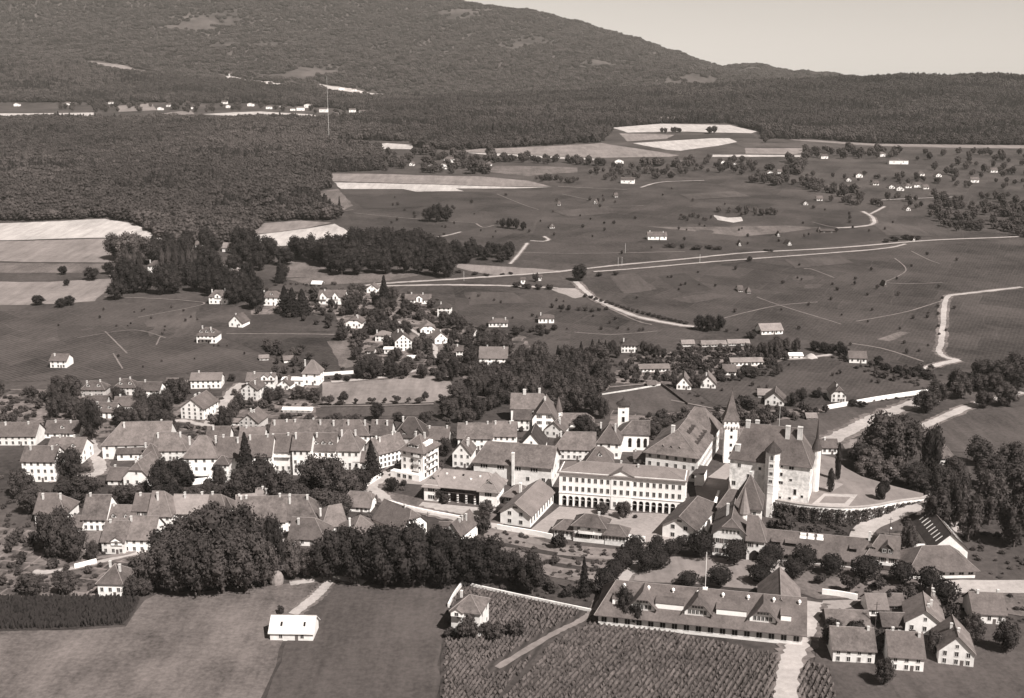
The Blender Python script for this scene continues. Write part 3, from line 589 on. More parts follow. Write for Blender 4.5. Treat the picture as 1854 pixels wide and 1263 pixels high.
def balcony(b, face, u, z, w=3.0, dp=1.3, m='plaster_cream'):
    mb = MB(); mb.box(-w / 2, -dp, -.1, w / 2, 0, .1); mb.box(-w / 2, -dp, .1, w / 2, -dp + .1, 1.0); mb.box(-w / 2, -dp, .1, -w / 2 + .1, 0, 1.0); mb.box(w / 2 - .1, -dp, .1, w / 2, 0, 1.0)
    p, a = {'F': ((u, 0, z), 0), 'R': ((b.w / 2, b.d / 2 + u, z), math.pi / 2)}[face]
    return new_obj('balcony', mb.mesh(), m, b.root, b.at(*p), b.rot + a)

# ---- arcaded barracks
def arcade_barracks():
    a, bb, m, W, rot = AB(1012, 914, 1239, 932); D, H, r = 12.5, 15.4, 3.0
    root = thing('arcaded_barracks', 'long white barracks with ground floor arcade and small central pediment', 'barracks', m)
    b = Block(root, m, rot, W, D, H); b.r, b.ridge = r, 'x'
    mb = MB(); x0 = W / 2; za = 5.6; rec = 3.2
    mb.box(-x0, 0, za, x0, D, H); mb.box(-x0, rec, -2, x0, D, za - .01)
    cw = W * .165 / 2; ew = W * .018
    mb.box(-x0, 0, -2, -x0 + ew, rec + .1, za); mb.box(x0 - ew, 0, -2, x0, rec + .1, za); mb.box(-cw, -.18, -2, cw, rec + .1, H - .05)
    bays = []
    for s in (-1, 1):
        A, Bx = (-x0 + ew, -cw) if s < 0 else (cw, x0 - ew); n = 8; bw = (Bx - A) / n
        for k in range(n):
            l = A + k * bw; c = l + bw / 2; rr = bw * .36; zs = 3.6; N = 8; bays.append((c, rr))
            mb.box(l, 0, -2, c - rr, .7, za); mb.box(c + rr, 0, -2, l + bw, .7, za)
            arc = [(c - rr * math.cos(math.pi * i / N), zs + rr * math.sin(math.pi * i / N)) for i in range(N + 1)]
            for y, fl in ((0, 0), (.7, 1)):
                for i in range(N):
                    q = [(arc[i][0], y, arc[i][1]), (arc[i + 1][0], y, arc[i + 1][1]), (arc[i + 1][0], y, za), (arc[i][0], y, za)]; mb.add(q if not fl else q[::-1], [(0, 1, 2, 3)])
            for i in range(N): mb.add([(arc[i][0], 0, arc[i][1]), (arc[i][0], .7, arc[i][1]), (arc[i + 1][0], .7, arc[i + 1][1]), (arc[i + 1][0], 0, arc[i + 1][1])], [(0, 1, 2, 3)])
    b.part('wall', mb, 'plaster')
    for c, rr in bays:
        q = MB(); q.box(c - rr, .35, 2.7, c + rr, .5, 2.86); b.part('arch_rail', q, 'frame')
        q = MB(); q.box(c - rr * .8, rec - .08, 0, c + rr * .8, rec + .03, 3.2); b.part('arch_door', q, 'glass')
    mb = MB(); mb.box(-x0 - .12, -.25, za + .1, x0 + .12, -.003, za + .4); mb.box(-x0 - .25, -.4, H - .35, x0 + .25, -.003, H - .03); b.part('cornice', mb, 'stone_pale')
    polys, lines = roof_polys(W, D, H, r, 'hh', 'x', .9, (D * .75, D * .75)); mb = MB(); mb.slab(polys, .3); rf = b.part('roof', mb, 'roof_slate')
    mb = MB(); [mb.tube(p, q, .14, 5) for p, q in lines]; new_obj('ridge_cap', mb.mesh(), 'ridge', rf)
    mb = MB(); P = cw + .6   # pediment
    mb.add([(-P, -.55, H - .1), (P, -.55, H - .1), (0, -.55, H + 2.3), (-P, 5.5, H - .1), (P, 5.5, H - .1), (0, 5.5, H + 2.3)], [(0, 1, 2)], 0)
    mb.slab([[(-P - .5, -.95, H - .1), (0, -.95, H + 2.55), (0, 5.5, H + 2.55), (-P - .5, 5.5, H - .1)][::-1], [(P + .5, -.95, H - .1), (0, -.95, H + 2.55), (0, 5.5, H + 2.55), (P + .5, 5.5, H - .1)]], .3, 1)
    b.part('pediment', mb, ['plaster', 'roof_slate'])
    for row, z in ((0, 7.9), (1, 12.0)):
        for c, rr in bays: b.window('F', c, z, 1.15, 2.0)
        for k in (-1, 0, 1):
            w = b.window('F', k * cw * .62, z, 1.15, 2.0); w.location = b.at(k * cw * .62, -.18, z)
    q = MB(); q.box(-1.3, -.24, 0, 1.3, -.1, 3.6); q.prism(0, -.17, 1.3, 1.3, 3.3, 3.6, 8); b.part('door', q, 'glass')
    for k in (-1, 1):
        q = b.window('F', 0, 0, 1.0, 2.0); q.location = b.at(k * cw * .62, -.18, 2.4)
    b.windows('R', 3, 3, z0=2.4, zs=4.6, ww=1.1, wh=1.9)
    for x, y in ((-W * .02, 6.5), (W * .12, 5), (-W * .35, 7)): b.chimney(x, y, roof_z(b, x, y) + 1.4, H, .35)
arcade_barracks()

# ---- hipped barracks beside the castle
def north_barracks():
    a, bb, m, W, rot = AB(1168, 861, 1262, 873)
    root = thing('hipped_barracks', 'tall grey barracks with steep hipped roof joined to the square spire tower', 'barracks', m)
    b = block(root, m, rot, W, 34, 12.2, 8.2, 'y', 'hg', 'stone_pale', 'roof_old', o=1.0, insets=(11, 0))
    b.windows('F', 6, 3, z0=2.6, zs=3.9, ww=1.2, wh=1.9); b.windows('R', 12, 3, z0=2.6, zs=3.9, ww=1.2, wh=1.9)
    b.chimney(-2, 10, 22.5, 17, .8)
    for k in range(3): b.dormer(W * .16 * (k - 1) - 1, 2.6, 13.6, 1.1, .7, 1.5, 'roof_old', 'timber')
    for row, (xx, zz) in enumerate(((W * .36, 14.6), (W * .17, 18.0))):
        for k in range(5 - row * 2):
            mb = MB(); y = 12 + k * 4.4 + row * 4
            mb.add([(xx + 1.2, y - .7, zz), (xx + 1.2, y + .7, zz), (xx + 1.2, y, zz + 1.1), (xx - .8, y, zz + 1.1), (xx - .8, y - .7, zz), (xx - .8, y + .7, zz)], [(0, 1, 2), (0, 2, 3, 4), (1, 5, 3, 2)]); b.part('dormer', mb, 'roof_dark')
    c = m + rotz(rot, (W / 2 - 8.5, 34, 0))
    w2 = block(root, c, rot, 17, 17, 13.2, 9.5, 'x', 'hh', 'stone_pale', 'roof_old', o=1.0, insets=(6, 6))
    w2.windows('R', 5, 3, z0=2.6, zs=4.2, ww=1.2, wh=1.9)
    mb = MB(); mb.box(W / 2 - .3, -4.4, -2, W / 2 + 3.5, 4, 6.0); b.part('annex', mb, 'plaster')
    mb = MB(); mb.slab([[(W / 2 - .8, -4.9, 6.0), (W / 2 + 4, -4.9, 6.0), (W / 2 + 4, 4.4, 6.8), (W / 2 - .8, 4.4, 6.8)]], .25); b.part('annex_roof', mb, 'roof_dark')
north_barracks()
def spire_tower():
    p = G(1321, 838); root = thing('spire_tower', 'pale square tower with tall pyramid spire between barracks and castle', 'tower', p); b = Block(root, p, R(-6), 6.0, 6.0, 19)
    mb = MB(); mb.box(-3, 0, -3, 3, 6, 18.2); b.part('shaft', mb, 'plaster')
    mb = MB(); mb.box(-3.35, -.35, 18.2, 3.35, 6.35, 21.4)
    for k in range(6):
        for (x, y) in ((-3.2 + k * 1.28, -.5), (-3.2 + k * 1.28, 6.5)): mb.box(x - .3, y - .2, 17.6, x + .3, y + .2, 18.6)
        for (x, y) in ((-3.5, -.2 + k * 1.28), (3.5, -.2 + k * 1.28)): mb.box(x - .2, y - .3, 17.6, x + .2, y + .3, 18.6)
    b.part('parapet', mb, 'plaster')
    for k in range(3):
        q = b.window('F', 0, 0, .6, .8, 'n'); q.location = b.at(-2 + 2 * k, -.35, 20)
    mb = MB(); mb.prism(0, 3, 5.6, 3.6, 21.3, 24.6, 4); mb.prism(0, 3, 3.6, .05, 24.55, 34.6, 4); b.part('spire', mb, 'roof_old')
    mb = MB(); mb.tube((0, 3, 34.4), (0, 3, 36.4), .08); b.part('finial', mb, 'iron')
    for z in (5.0, 9.0, 13.0, 16.4): b.window('F', .2, z, 1.0, 1.4, 'n')
    for z in (6.5, 14): b.window('R', 0, z, .9, 1.3, 'n')
spire_tower()

# ---- the castle
def castle():
    a, bb, m, W, rot = AB(1319, 893, 1463, 911, TZ); D, H, r = 17, 16.6, 12.5
    root = thing('castle', 'large grey stone castle with steep hipped roof and stair turret on the terrace', 'castle', m)
    b = block(root, m, rot, W, D, H, r, 'x', 'hh', 'stone', 'roof', o=.7, insets=(4.5, 7.0), zb=-9, t=.3)
    for (x, y, zt, aa) in ((-W * .42, 2.2, 21.5, 1.1), (-W * .33, 8, H + r + 1.6, .9), (W * .18, 6.3, H + r + 1.4, .9), (W * .33, 6.5, H + r + 1.4, 1.0), (-W * .22, 9.5, H + r + 1.5, .8)):
        b.chimney(x, y, zt, roof_z(b, x, y) - 4, aa)
    for (u, z, w, h, s) in ((-W * .38, 13, 1.2, 1.6, 'p'), (-W * .25, 8.5, 1.6, 2.2, 'p'), (-W * .12, 12.6, 1.0, 1.2, 'n'), (W * .15, 14.9, .9, 1.3, 'n'), (W * .27, 14.4, 1.9, 1.5, 'p'), (W * .15, 11.2, 1.0, 1.5, 'n'), (W * .15, 7.6, 1.6, 1.2, 'p'), (W * .27, 9.2, 1.1, .9, 'n'),
                            (W * .10, 8, 1.0, 1.4, 'n'), (W * .33, 4.2, 1.1, 2.4, 'n'), (W * .27, 1.2, 1, 1, 'n'), (W * .15, 1.1, .9, .9, 'n'), (-W * .44, 5, 1.4, 1.8, 'p'), (W * .42, 2.6, .9, 1, 'n'), (-W * .3, 3.4, 1.3, 2, 'p')):
        b.window('F', u, z, w, h, s)
    for k in range(4):
        b.window('R', -5.5 + k * 3.6, 6 + (k % 2) * .4, 1.1, 1.8); b.window('R', -4.8 + k * 3.4, 11.6, 1.1, 1.7)
    # stair turret on the front
    mb = MB(); tx = W * .035; mb.prism(tx, -.6, 3.0, 3.0, -9, 21.2, 8, 0)
    for z in (3.5, 7, 10.5, 14, 17.5): mb.prism(tx, -.6, 3.12, 3.12, z, z + .25, 8, 1)
    o = b.part('stair_turret', mb, ['stone_pale', 'stone'])
    mb = MB(); mb.prism(tx, -.6, 3.7, .05, 21.1, 25.4, 8); new_obj('turret_roof', mb.mesh(), 'roof_dark', o)
    for z in (18.9, 15.6, 12.2, 8.8): new_obj('window', win_mesh(1.2, 1.2 if z < 18 else 1.8, 'p'), 'glass', o, (tx, -3.4, z))
    # corner turret and rear wing
    mb = MB(); mb.prism(W / 2 + .8, D - .5, 1.9, 1.9, -9, 18.5, 12); o = b.part('corner_turret', mb, 'plaster_cream')
    mb = MB(); mb.prism(W / 2 + .8, D - .5, 2.3, .7, 18.4, 23, 12); mb.prism(W / 2 + .8, D - .5, .7, .03, 22.9, 32.5, 12); new_obj('turret_roof', mb.mesh(), 'roof_dark', o)
    w2 = block(root, m + rotz(rot, (W / 2 - 8, D, 0)), rot, 13, 9, 15.5, 8.5, 'y', 'gg', 'stone', 'roof', o=.4, zb=-9)
    w3 = block(root, m + rotz(rot, (-W / 2 + 9, D - .1, 0)), rot, 16, 9, 15, 8, 'y', 'gh', 'stone', 'roof_dark', o=.4, zb=-9)
    mb = MB(); mb.tube((W * .06, D / 2, H + r), (W * .06, D / 2, H + r + 9), .09); b.part('flagpole', mb, 'frame')
    mb = MB(); mb.add([(-W / 2 - .01, 0, -9), (-W / 2 + .8, 0, -9), (-W / 2 + .3, -1.6, -9), (-W / 2 - .01, -1.6, -9), (-W / 2, 0, 9), (-W / 2 + .8, 0, 9)], [(0, 1, 2, 3), (0, 3, 4), (1, 5, 2), (3, 2, 5, 4)]); b.part('buttress', mb, 'stone')
castle()

# ---- gatehouse group below the castle
def gatehouse():
    a, bb, m, W, rot = AB(1290, 1003, 1352, 1012)
    root = thing('gatehouse', 'gatehouse with stacked steep roofs and pointed archway below the castle', 'gatehouse', m)
    rot2 = R(-15)
    b = block(root, m, rot2, W, 22, 9.4, 5.6, 'y', 'jg', 'stone_pale', 'roof', o=.9)
    b.windows('F', 4, 2, z0=2.2, zs=4.0, ww=1.3, wh=1.8, style='s'); b.windows('F', 5, 1, z0=10.0, ww=1.0, wh=1.4, span=7)
    a, bb, m2, W2, _ = AB(1352, 1013, 1381, 1017)
    g = block(root, m2, rot2, W2 + .5, 11, 8.8, 7.2, 'x', 'gh', 'stone_pale', 'roof', o=.6, insets=(0, 3))
    mb = MB(); N = 8; pts = [(-1.9, 0), (1.9, 0), (1.9, 2.6)] + [(1.9 - 1.9 * k / 4, 2.6 + 1.7 * math.sin(math.pi / 2 * k / 4)) for k in (1, 2, 3, 4)] + [(-1.9 + 1.9 * k / 4, 2.6 + 1.7 * math.sin(math.pi / 2 * k / 4)) for k in (3, 2, 1, 0)]
    mb.add([(x - .2, -.08, z) for x, z in pts], [list(range(len(pts)))]); g.part('archway', mb, 'glass')
    g.window('F', .6, 6.4, .8, 1.2, 'n'); g.window('F', -2.2, 6.4, 1.2, 1.8, 's')
    a, bb, m3, W3, _ = AB(1334, 957, 1371, 963)
    t = block(root, m3, rot2, W3 + 2, 15, 10.6, 10.5, 'x', 'hh', 'plaster_cream', 'roof', o=.8, insets=(5, 5))
    t.windows('R', 3, 3, z0=2.2, zs=3.2, ww=1.0, wh=1.6); t.windows('F', 2, 2, z0=4, zs=3.4)
    l = block(root, m3 + rotz(rot2, (-W3 / 2 - 4.6, 3, 0)), rot2, 7, 10, 8.5, 5.5, 'x', 'hg', 'stone', 'roof', o=.7, insets=(4, 0))
    mb = MB(); mb.prism(W * .30, 13, 2.0, 2.0, -2, 13.5, 10); b.part('stair_turret', mb, 'stone'); mb = MB(); mb.prism(W * .30, 13, 2.5, .04, 13.4, 24, 10); b.part('turret_roof', mb, 'roof_pale')
    mb = MB(); q = m3 + rotz(rot2, (-8.4, 9, 0)); mb.prism(0, 0, 1.7, 1.7, -2, 8, 10); o = new_obj('round_turret', mb.mesh(), 'stone', root, q - m); mb = MB(); mb.prism(0, 0, 2.1, .04, 7.9, 17.5, 10); new_obj('turret_roof', mb.mesh(), 'roof', o)
    b.chimney(-2, 9, 18, 12, .5); t.chimney(0, 8.5, 22.2, 18, .5)
gatehouse()
def long_wing():
    a, bb, m, W, rot = AB(1385, 1012, 1567, 1031)
    root = thing('long_low_wing', 'long low outbuilding with plain dark roof running from the gatehouse', 'outbuilding', m)
    b = block(root, m, rot, W, 14, 3.7, 5.8, 'x', 'gg', 'plaster_cream', 'roof', o=1.0)
    b.windows('F', 12, 1, z0=2.0, ww=1.4, wh=1.5)
    for x, y, w in ((-W * .40, 2.0, 3.2), (-W * .25, 2.0, 4.0), (W * .37, 2.2, 2.4)):
        mb = MB(); z = roof_z(b, x, y); mb.box(x - w / 2, y, z, x + w / 2, y + 2, z + 1.5); o = b.part('roof_hatch', mb, 'glass'); mb = MB(); mb.slab([[(x - w / 2 - .2, y - .4, z + 1.5), (x + w / 2 + .2, y - .4, z + 1.5), (x + w / 2 + .2, y + 3.5, z + 2.3), (x - w / 2 - .2, y + 3.5, z + 2.3)]], .15); new_obj('hatch_roof', mb.mesh(), 'roof', o)
    for x in (-W * .13, -W * .05, W * .04):
        y = 5.6; z = roof_z(b, x, y); mb = MB(); mb.add([(x - 1.2, y - .8, z - .45), (x + 1.2, y - .8, z - .45), (x + 1.2, y + .9, z + .6), (x - 1.2, y + .9, z + .6)], [(0, 1, 2, 3)]); mb.box(x - 1.1, y + .3, z + .3, x + 1.1, y + 1.0, z + 1.1); b.part('skylight', mb, 'sheet_white')
    a, bb, m, W, rot = AB(1568, 1028, 1624, 1035)
    root = thing('cottage', 'white lodge with small hipped dormer closing the long low wing', 'house', m)
    c = block(root, m, rot, W, 13, 6.0, 5.2, 'x', 'hg', 'plaster', 'roof', o=.7, insets=(4, 0))
    c.windows('F', 3, 1, z0=4.2, ww=1.1, wh=2.0, style='s'); c.windows('F', 3, 1, z0=1.4, ww=1.1, wh=1.3); c.windows('R', 2, 2, z0=2, zs=2.8)
    c.dormer(1.5, .6, 6.6, 4.2, 1.6, 4.5, 'roof', 'timber', 2, 2.0); c.dormer(-4, 1.6, 7.0, 2.4, .9, 3, 'roof', 'timber', 1, .3); c.chimney(-5, 5, 12.6, 9); balcony(c, 'F', 1.5, 2.7, 7, 1.5)
long_wing()
def right_stables():
    a, bb, m, W, rot = AB(1646, 1048, 1765, 1046)
    root = thing('stable', 'low stable with broad dark hipped roof beside the lime trees', 'stable', m)
    b = block(root, m, rot, W, 15, 4.0, 5.6, 'x', 'hh', 'plaster_cream', 'roof', o=1.2, insets=(7, 7)); b.windows('F', 7, 1, z0=2.2, ww=1.8, wh=1.6)
    a, bb, m, W, rot = AB(1686, 1012, 1750, 1012)
    root = thing('workshop', 'workshop whose dark gabled roof carries rows of white skylight strips', 'workshop', m)
    b = block(root, m, R(-4), W, 26, 4.5, 6.0, 'y', 'gg', 'plaster_cream', 'roof_dark', o=.5)
    for k in range(8):
        for s in (-1, 1):
            mb = MB(); y = 2 + k * 3.0; x0, x1 = s * W * .36, s * W * .18
            mb.add([(x0, y, roof_z(b, x0, 0) + .08), (x1, y, roof_z(b, x1, 0) + .08), (x1, y + .7, roof_z(b, x1, 0) + .08), (x0, y + .7, roof_z(b, x0, 0) + .08)], [(0, 1, 2, 3)]); b.part('skylight', mb, 'sheet_white')
right_stables()

# ---- long barracks nearest the viewer
def front_barracks():
    a, bb, m, W, rot = AB(1083, 1131, 1452, 1169); D, H, r = 20, 5.0, 7.0
    root = thing('dormered_barracks', 'long low barracks with three big half-hipped dormers and white roof vents', 'barracks', m)
    b = block(root, m, rot, W, D, H, r, 'x', 'hg', 'plaster_cream', 'roof', o=1.3, insets=(4.5, 0))
    b.windows('F', 17, 1, z0=2.3, ww=1.7, wh=2.0); b.windows('R', 4, 1, z0=2.4, ww=1.2, wh=1.8)
    s = W / 369.0
    for px in (1163, 1264, 1381):
        x = (px - 1267.5) * s; w, y = 8.2, 1.6; z = roof_z(b, x, y) - .4; hh = 2.2; mb = MB(); h2 = w * .36; pk = 4.3; cut = .62; zt = z + hh + pk * cut; cx = (w / 2) * (1 - cut)
        mb.add([(x - w / 2, y, z), (x + w / 2, y, z), (x + w / 2, y, z + hh), (x + cx, y, zt), (x - cx, y, zt), (x - w / 2, y, z + hh)], [(0, 1, 2, 3, 4, 5)], 0)
        mb.add([(x + w / 2, y, z), (x + w / 2, y + 4, z + 1), (x + w / 2, y + 4, z + hh), (x + w / 2, y, z + hh)], [(0, 1, 2, 3)], 0); mb.add([(x - w / 2, y, z), (x - w / 2, y + 4, z + 1), (x - w / 2, y + 4, z + hh), (x - w / 2, y, z + hh)], [(3, 2, 1, 0)], 0)
        e = .9; q = pk / (w / 2); zr = z + hh + pk; ze = z + hh - e * q; we = w / 2 + e; cc = we * (1 - cut); zc = ze + (zr - ze) * cut; ye = y - 1.1; yb = 9.9
        mb.slab([[(x - we, ye, ze), (x - cc, ye, zc), (x, ye + 2.4, zr), (x, yb, zr), (x - we, yb * .62, ze)][::-1], [(x + we, ye, ze), (x + cc, ye, zc), (x, ye + 2.4, zr), (x, yb, zr), (x + we, yb * .62, ze)], [(x - cc, ye, zc), (x + cc, ye, zc), (x, ye + 2.4, zr)]], .25, 1)
        o = b.part('dormer', mb, ['plaster', 'roof'])
        for k in range(5): new_obj('window', win_mesh(.85, 1.4, 'p'), 'glass', o, (x + (k - 2) * 1.25, y, z + 1.6))
        for k in range(4): new_obj('window', win_mesh(.6, .7, 'p'), 'glass', o, (x + (k - 1.5) * .95, y, z + 3.4))
    for p0, p1 in ((1187, 1238), (1298, 1352), (1413, 1431), (1107, 1117)):
        x0, x1 = (p0 - 1267.5) * s, (p1 - 1267.5) * s; y = 2.6; z = roof_z(b, 0, y); mb = MB(); mb.box(x0, y, z - .4, x1, y + 3, z + 1.9, 0); mb.slab([[(x0 - .2, y - .1, z + 1.95), (x1 + .2, y - .1, z + 1.95), (x1 + .2, y + 4.2, z + 2.75), (x0 - .2, y + 4.2, z + 2.75)]], .2, 1); b.part('shed_dormer', mb, ['sheet_white', 'roof'])
    for k in range(8):
        x = -W / 2 + 7.5 + k * W * .124; y = 8.0; z = roof_z(b, x, y); mb = MB(); mb.prism(x, y, .3, .3, z - .3, z + .7, 8); mb.prism(x, y, .62, .5, z + .65, z + 1.15, 8); mb.prism(x, y, .5, .1, z + 1.15, z + 1.5, 8); b.part('ventilator', mb, 'sheet_white')
    mb = MB(); mb.tube((W * .02, D / 2, H + r), (W * .02, D / 2, H + r + 13), .1); mb.box(W * .02 - .8, D / 2 - .5, H + r - .4, W * .02 + .8, D / 2 + .5, H + r + .35); b.part('flagpole', mb, 'sheet_white')
    c = m + rotz(rot, (W / 2 - 7, D * .45, 0)); w2 = block(root, c, rot, 13, 24, 5, 6.6, 'y', 'gg', 'plaster', 'roof_old', o=.8); w2.windows('R', 5, 1, z0=2.3, ww=1.2, wh=1.8)
    mb = MB(); mb.slab([[(-6.5 + 4, D * .45 + 12, 12), (-1, D * .45 + 12, 12), (-1, D * .45 + 14, 13), (-2.5, D * .45 + 14, 13)]], .2)
front_barracks()

# ---- the two riding halls, the arsenal, the winged barracks, the guardhouse
def halls():
    for lab, q, D, hip in (('white gabled riding hall with pale roof beside the arcade, small windows', (906, 947, 960, 955), 29, 'gg'), ('white gabled riding hall behind clipped trees, roof hipped at the castle end', (1199, 971, 1259, 982), 30, 'gh')):
        a, bb, m, W, rot = AB(*q); root = thing('riding_hall', lab, 'hall', m, 'riding halls beside the parade yard')
        b = block(root, m, rot, W, D, 5.6, 4.3, 'y', hip, 'plaster', 'roof_slate' if hip == 'gg' else 'roof', o=.9)
        b.windows('F', 2, 2, z0=1.7, zs=3.4, ww=1.4, wh=1.6, span=W * .75); b.windows('R', 9, 1, z0=2.6, ww=1.3, wh=2.6)
        mb = MB(); mb.box(-1, -.07, 7.4, 1, .03, 8.3); b.part('vent', mb, 'shutter')
    a, bb, m, W, rot = AB(858, 872, 998, 884); root = thing('arsenal', 'long arsenal with broad mottled roof and triple windows behind riding hall', 'arsenal', m)
    b = block(root, m, rot, W, 18, 10.2, 6.6, 'x', 'hg', 'stone_pale', 'roof_old', o=.9, insets=(4, 0))
    for k in range(4):
        for j in (-1, 0, 1): b.window('F', (k - 1.5) * W * .215 - 1.5 + j * 1.15, 8.0, .8, 1.6, 'n')
    for k in range(5): b.window('F', (k - 2) * W * .2, 3.6, 1.4, 1.8)
    b.windows('R', 3, 2, z0=3, zs=4.5, ww=1, wh=1.4)
    mb = MB(); x = W * .02; mb.box(x - .55, -1.9, -2, x + .55, -.8, 15.5); mb.box(x - .65, -2.0, 15.2, x + .65, -.7, 15.9); b.part('chimney_stack', mb, 'stone_pale')
    # winged barracks
    a, bb, m, W, rot = AB(768, 906, 900, 918); root = thing('winged_barracks', 'two-winged barracks with dark recessed porch between striped piers', 'barracks', m)
    b = block(root, m + rotz(rot, (0, 3, 0)), rot, W - .6, 12, 7.4, 4.6, 'x', 'hh', 'timber', 'roof_pale', o=1.2, insets=(6, 6))
    for s, ww in ((-1, W * .20), (1, W * .24)):
        w = block(root, m + rotz(rot, (s * (W / 2 - ww / 2), 0, 0)), rot, ww, 12, 7.6, 3.4, 'y', 'hg', 'plaster', 'roof_pale', o=1.0, insets=(4, 0))
        for z in (2.0, 5.4):
            for k in (-1, 0, 1): w.window('F', k * 1.0, z, .8, 1.7, 'n')
        if s > 0: w.windows('R', 5, 2, z0=2, zs=3.4, ww=1, wh=1.6)
        w.dormer(0, 2.2, 8.9, 2.0, 1.0, 2.5, 'roof_pale', 'timber')
    for k in range(4):
        x = -W * .16 + k * W * .117; mb = MB()
        for j in range(8): mb.box(x - .35, .6, j * .55, x + .35, 1.3, j * .55 + .5, j % 2)
        b2 = Block(root, m, rot, W, 12, 7); b2.part('pier', mb, ['plaster', 'shutter'])
    mb = MB(); mb.box(-W * .3, .7, 4.35, W * .26, 1.2, 4.9); b2.part('beam', mb, 'timber'); mb = MB(); mb.slab([[(-W * .31, -.3, 6.9), (W * .27, -.3, 6.9), (W * .27, 3.4, 7.9), (-W * .31, 3.4, 7.9)]], .25); b2.part('porch_roof', mb, 'roof_pale')
    for k in range(7):
        x = -W * .36 + k * W * .115; y = 2.6 + (k % 2) * 1.4; z = roof_z(b, x, y); mb = MB(); mb.box(x - .4, y - .3, z - .2, x + .4, y + .5, z + .4); b.part('skylight', mb, 'sheet_white' if k % 3 else 'glass')
    a, bb, m, W, rot = AB(912, 912, 958, 918); root = thing('canteen', 'low dark-fronted canteen with tall pale chimney behind winged barracks', 'canteen', m)
    b = block(root, m, rot, W, 10, 4.4, 3.2, 'x', 'hh', 'timber', 'roof_slate', o=1.0); b.windows('F', 4, 1, z0=2.3, ww=1.4, wh=1.6)
    mb = MB(); mb.box(1.5, -.9, -1, 2.5, -.05, 10.5); mb.box(1.4, -1.0, 10.2, 2.6, .05, 10.7); b.part('chimney_stack', mb, 'stone_pale')
    # guardhouse
    a, bb, m, W, rot = AB(1038, 979, 1094, 985); root = thing('guardhouse', 'guardhouse with two-storey centre and two low hipped wings before the arcade', 'guardhouse', m)
    b = block(root, m, rot, W, 9, 7.4, 2.8, 'x', 'hh', 'stone_pale', 'roof', o=1.0); b.windows('F', 3, 1, z0=5.9, ww=1, wh=1.4); b.windows('F', 4, 1, z0=2.7, ww=1.5, wh=1.5, style='s'); balcony(b, 'F', -1, 4.0, 6, 1.2); b.chimney(3, 5, 11.3, 8, .4)
    a, bb, m1, W1, _ = AB(1003, 974, 1037, 978); l = block(root, m1, rot, W1, 8, 4.6, 2.4, 'x', 'hg', 'stone_pale', 'roof', o=.8); l.windows('F', 5, 1, z0=2.6, ww=1, wh=1.6)
    a, bb, m2, W2, _ = AB(1095, 985, 1132, 990); q = block(root, m2, rot, W2, 8, 4.8, 2.4, 'x', 'gh', 'stone_pale', 'roof', o=.8); q.windows('F', 6, 1, z0=2.8, ww=.9, wh=1.6); q.windows('R', 2, 1, z0=2.8)
halls()
def church():
    p = G(1148, 818); root = thing('church', 'white church with slim belfry tower and tall arched windows', 'church', p); s = S(p)
    b = block(root, p, R(-6), 52 / s, 14, 9.5, 4.6, 'x', 'hg', 'plaster', 'roof_old', o=.6)
    for u in (-.15, .15, .38):
        mb = MB(); w = 52 / s; mb.box(u * w - .8, -.06, 2.5, u * w + .8, .05, 6.4); mb.prism(u * w, 0, .8, .8, 6.0, 6.05, 8); mb.add([(u * w + .8 * math.cos(k * math.pi / 6), -.06, 6.4 + .8 * math.sin(k * math.pi / 6)) for k in range(7)], [list(range(7))]); b.part('arched_window', mb, 'glass')
    q = MB(); q.box(-52 / s / 2 - 5, 1, -1, -52 / s / 2 + .2, 7, 5); b.part('annex', q, 'plaster'); q = MB(); q.slab([[(-52 / s / 2 - 5.4, .5, 4.9), (-52 / s / 2, .5, 4.9), (-52 / s / 2, 7.4, 6.2), (-52 / s / 2 - 5.4, 7.4, 6.2)]], .2); b.part('annex_roof', q, 'roof')
    t = G(1127.5, 799); rel = t - p; mb = MB(); mb.box(-2.7, -2.7, -2, 2.7, 2.7, 19.3); tw = new_obj('tower', mb.mesh(), 'plaster', root, rel, R(-6))
    mb = MB(); mb.box(-3.1, -3.1, 19.2, 3.1, 3.1, 19.7); mb.prism(0, 0, 3.9, 3.2, 19.7, 20.6, 8); mb.prism(0, 0, 3.2, 1.2, 20.6, 21.7, 8); mb.prism(0, 0, 1.2, .7, 21.7, 22.6, 8); mb.prism(0, 0, .2, .05, 22.6, 24.3, 6); new_obj('belfry_cap', mb.mesh(), 'roof_dark', tw)
    for z, w, h in ((12.4, 1.3, 2.6), (16.2, .9, .9)): new_obj('window', win_mesh(w, h, 'n'), 'glass', tw, (0, -2.7, z))
church()
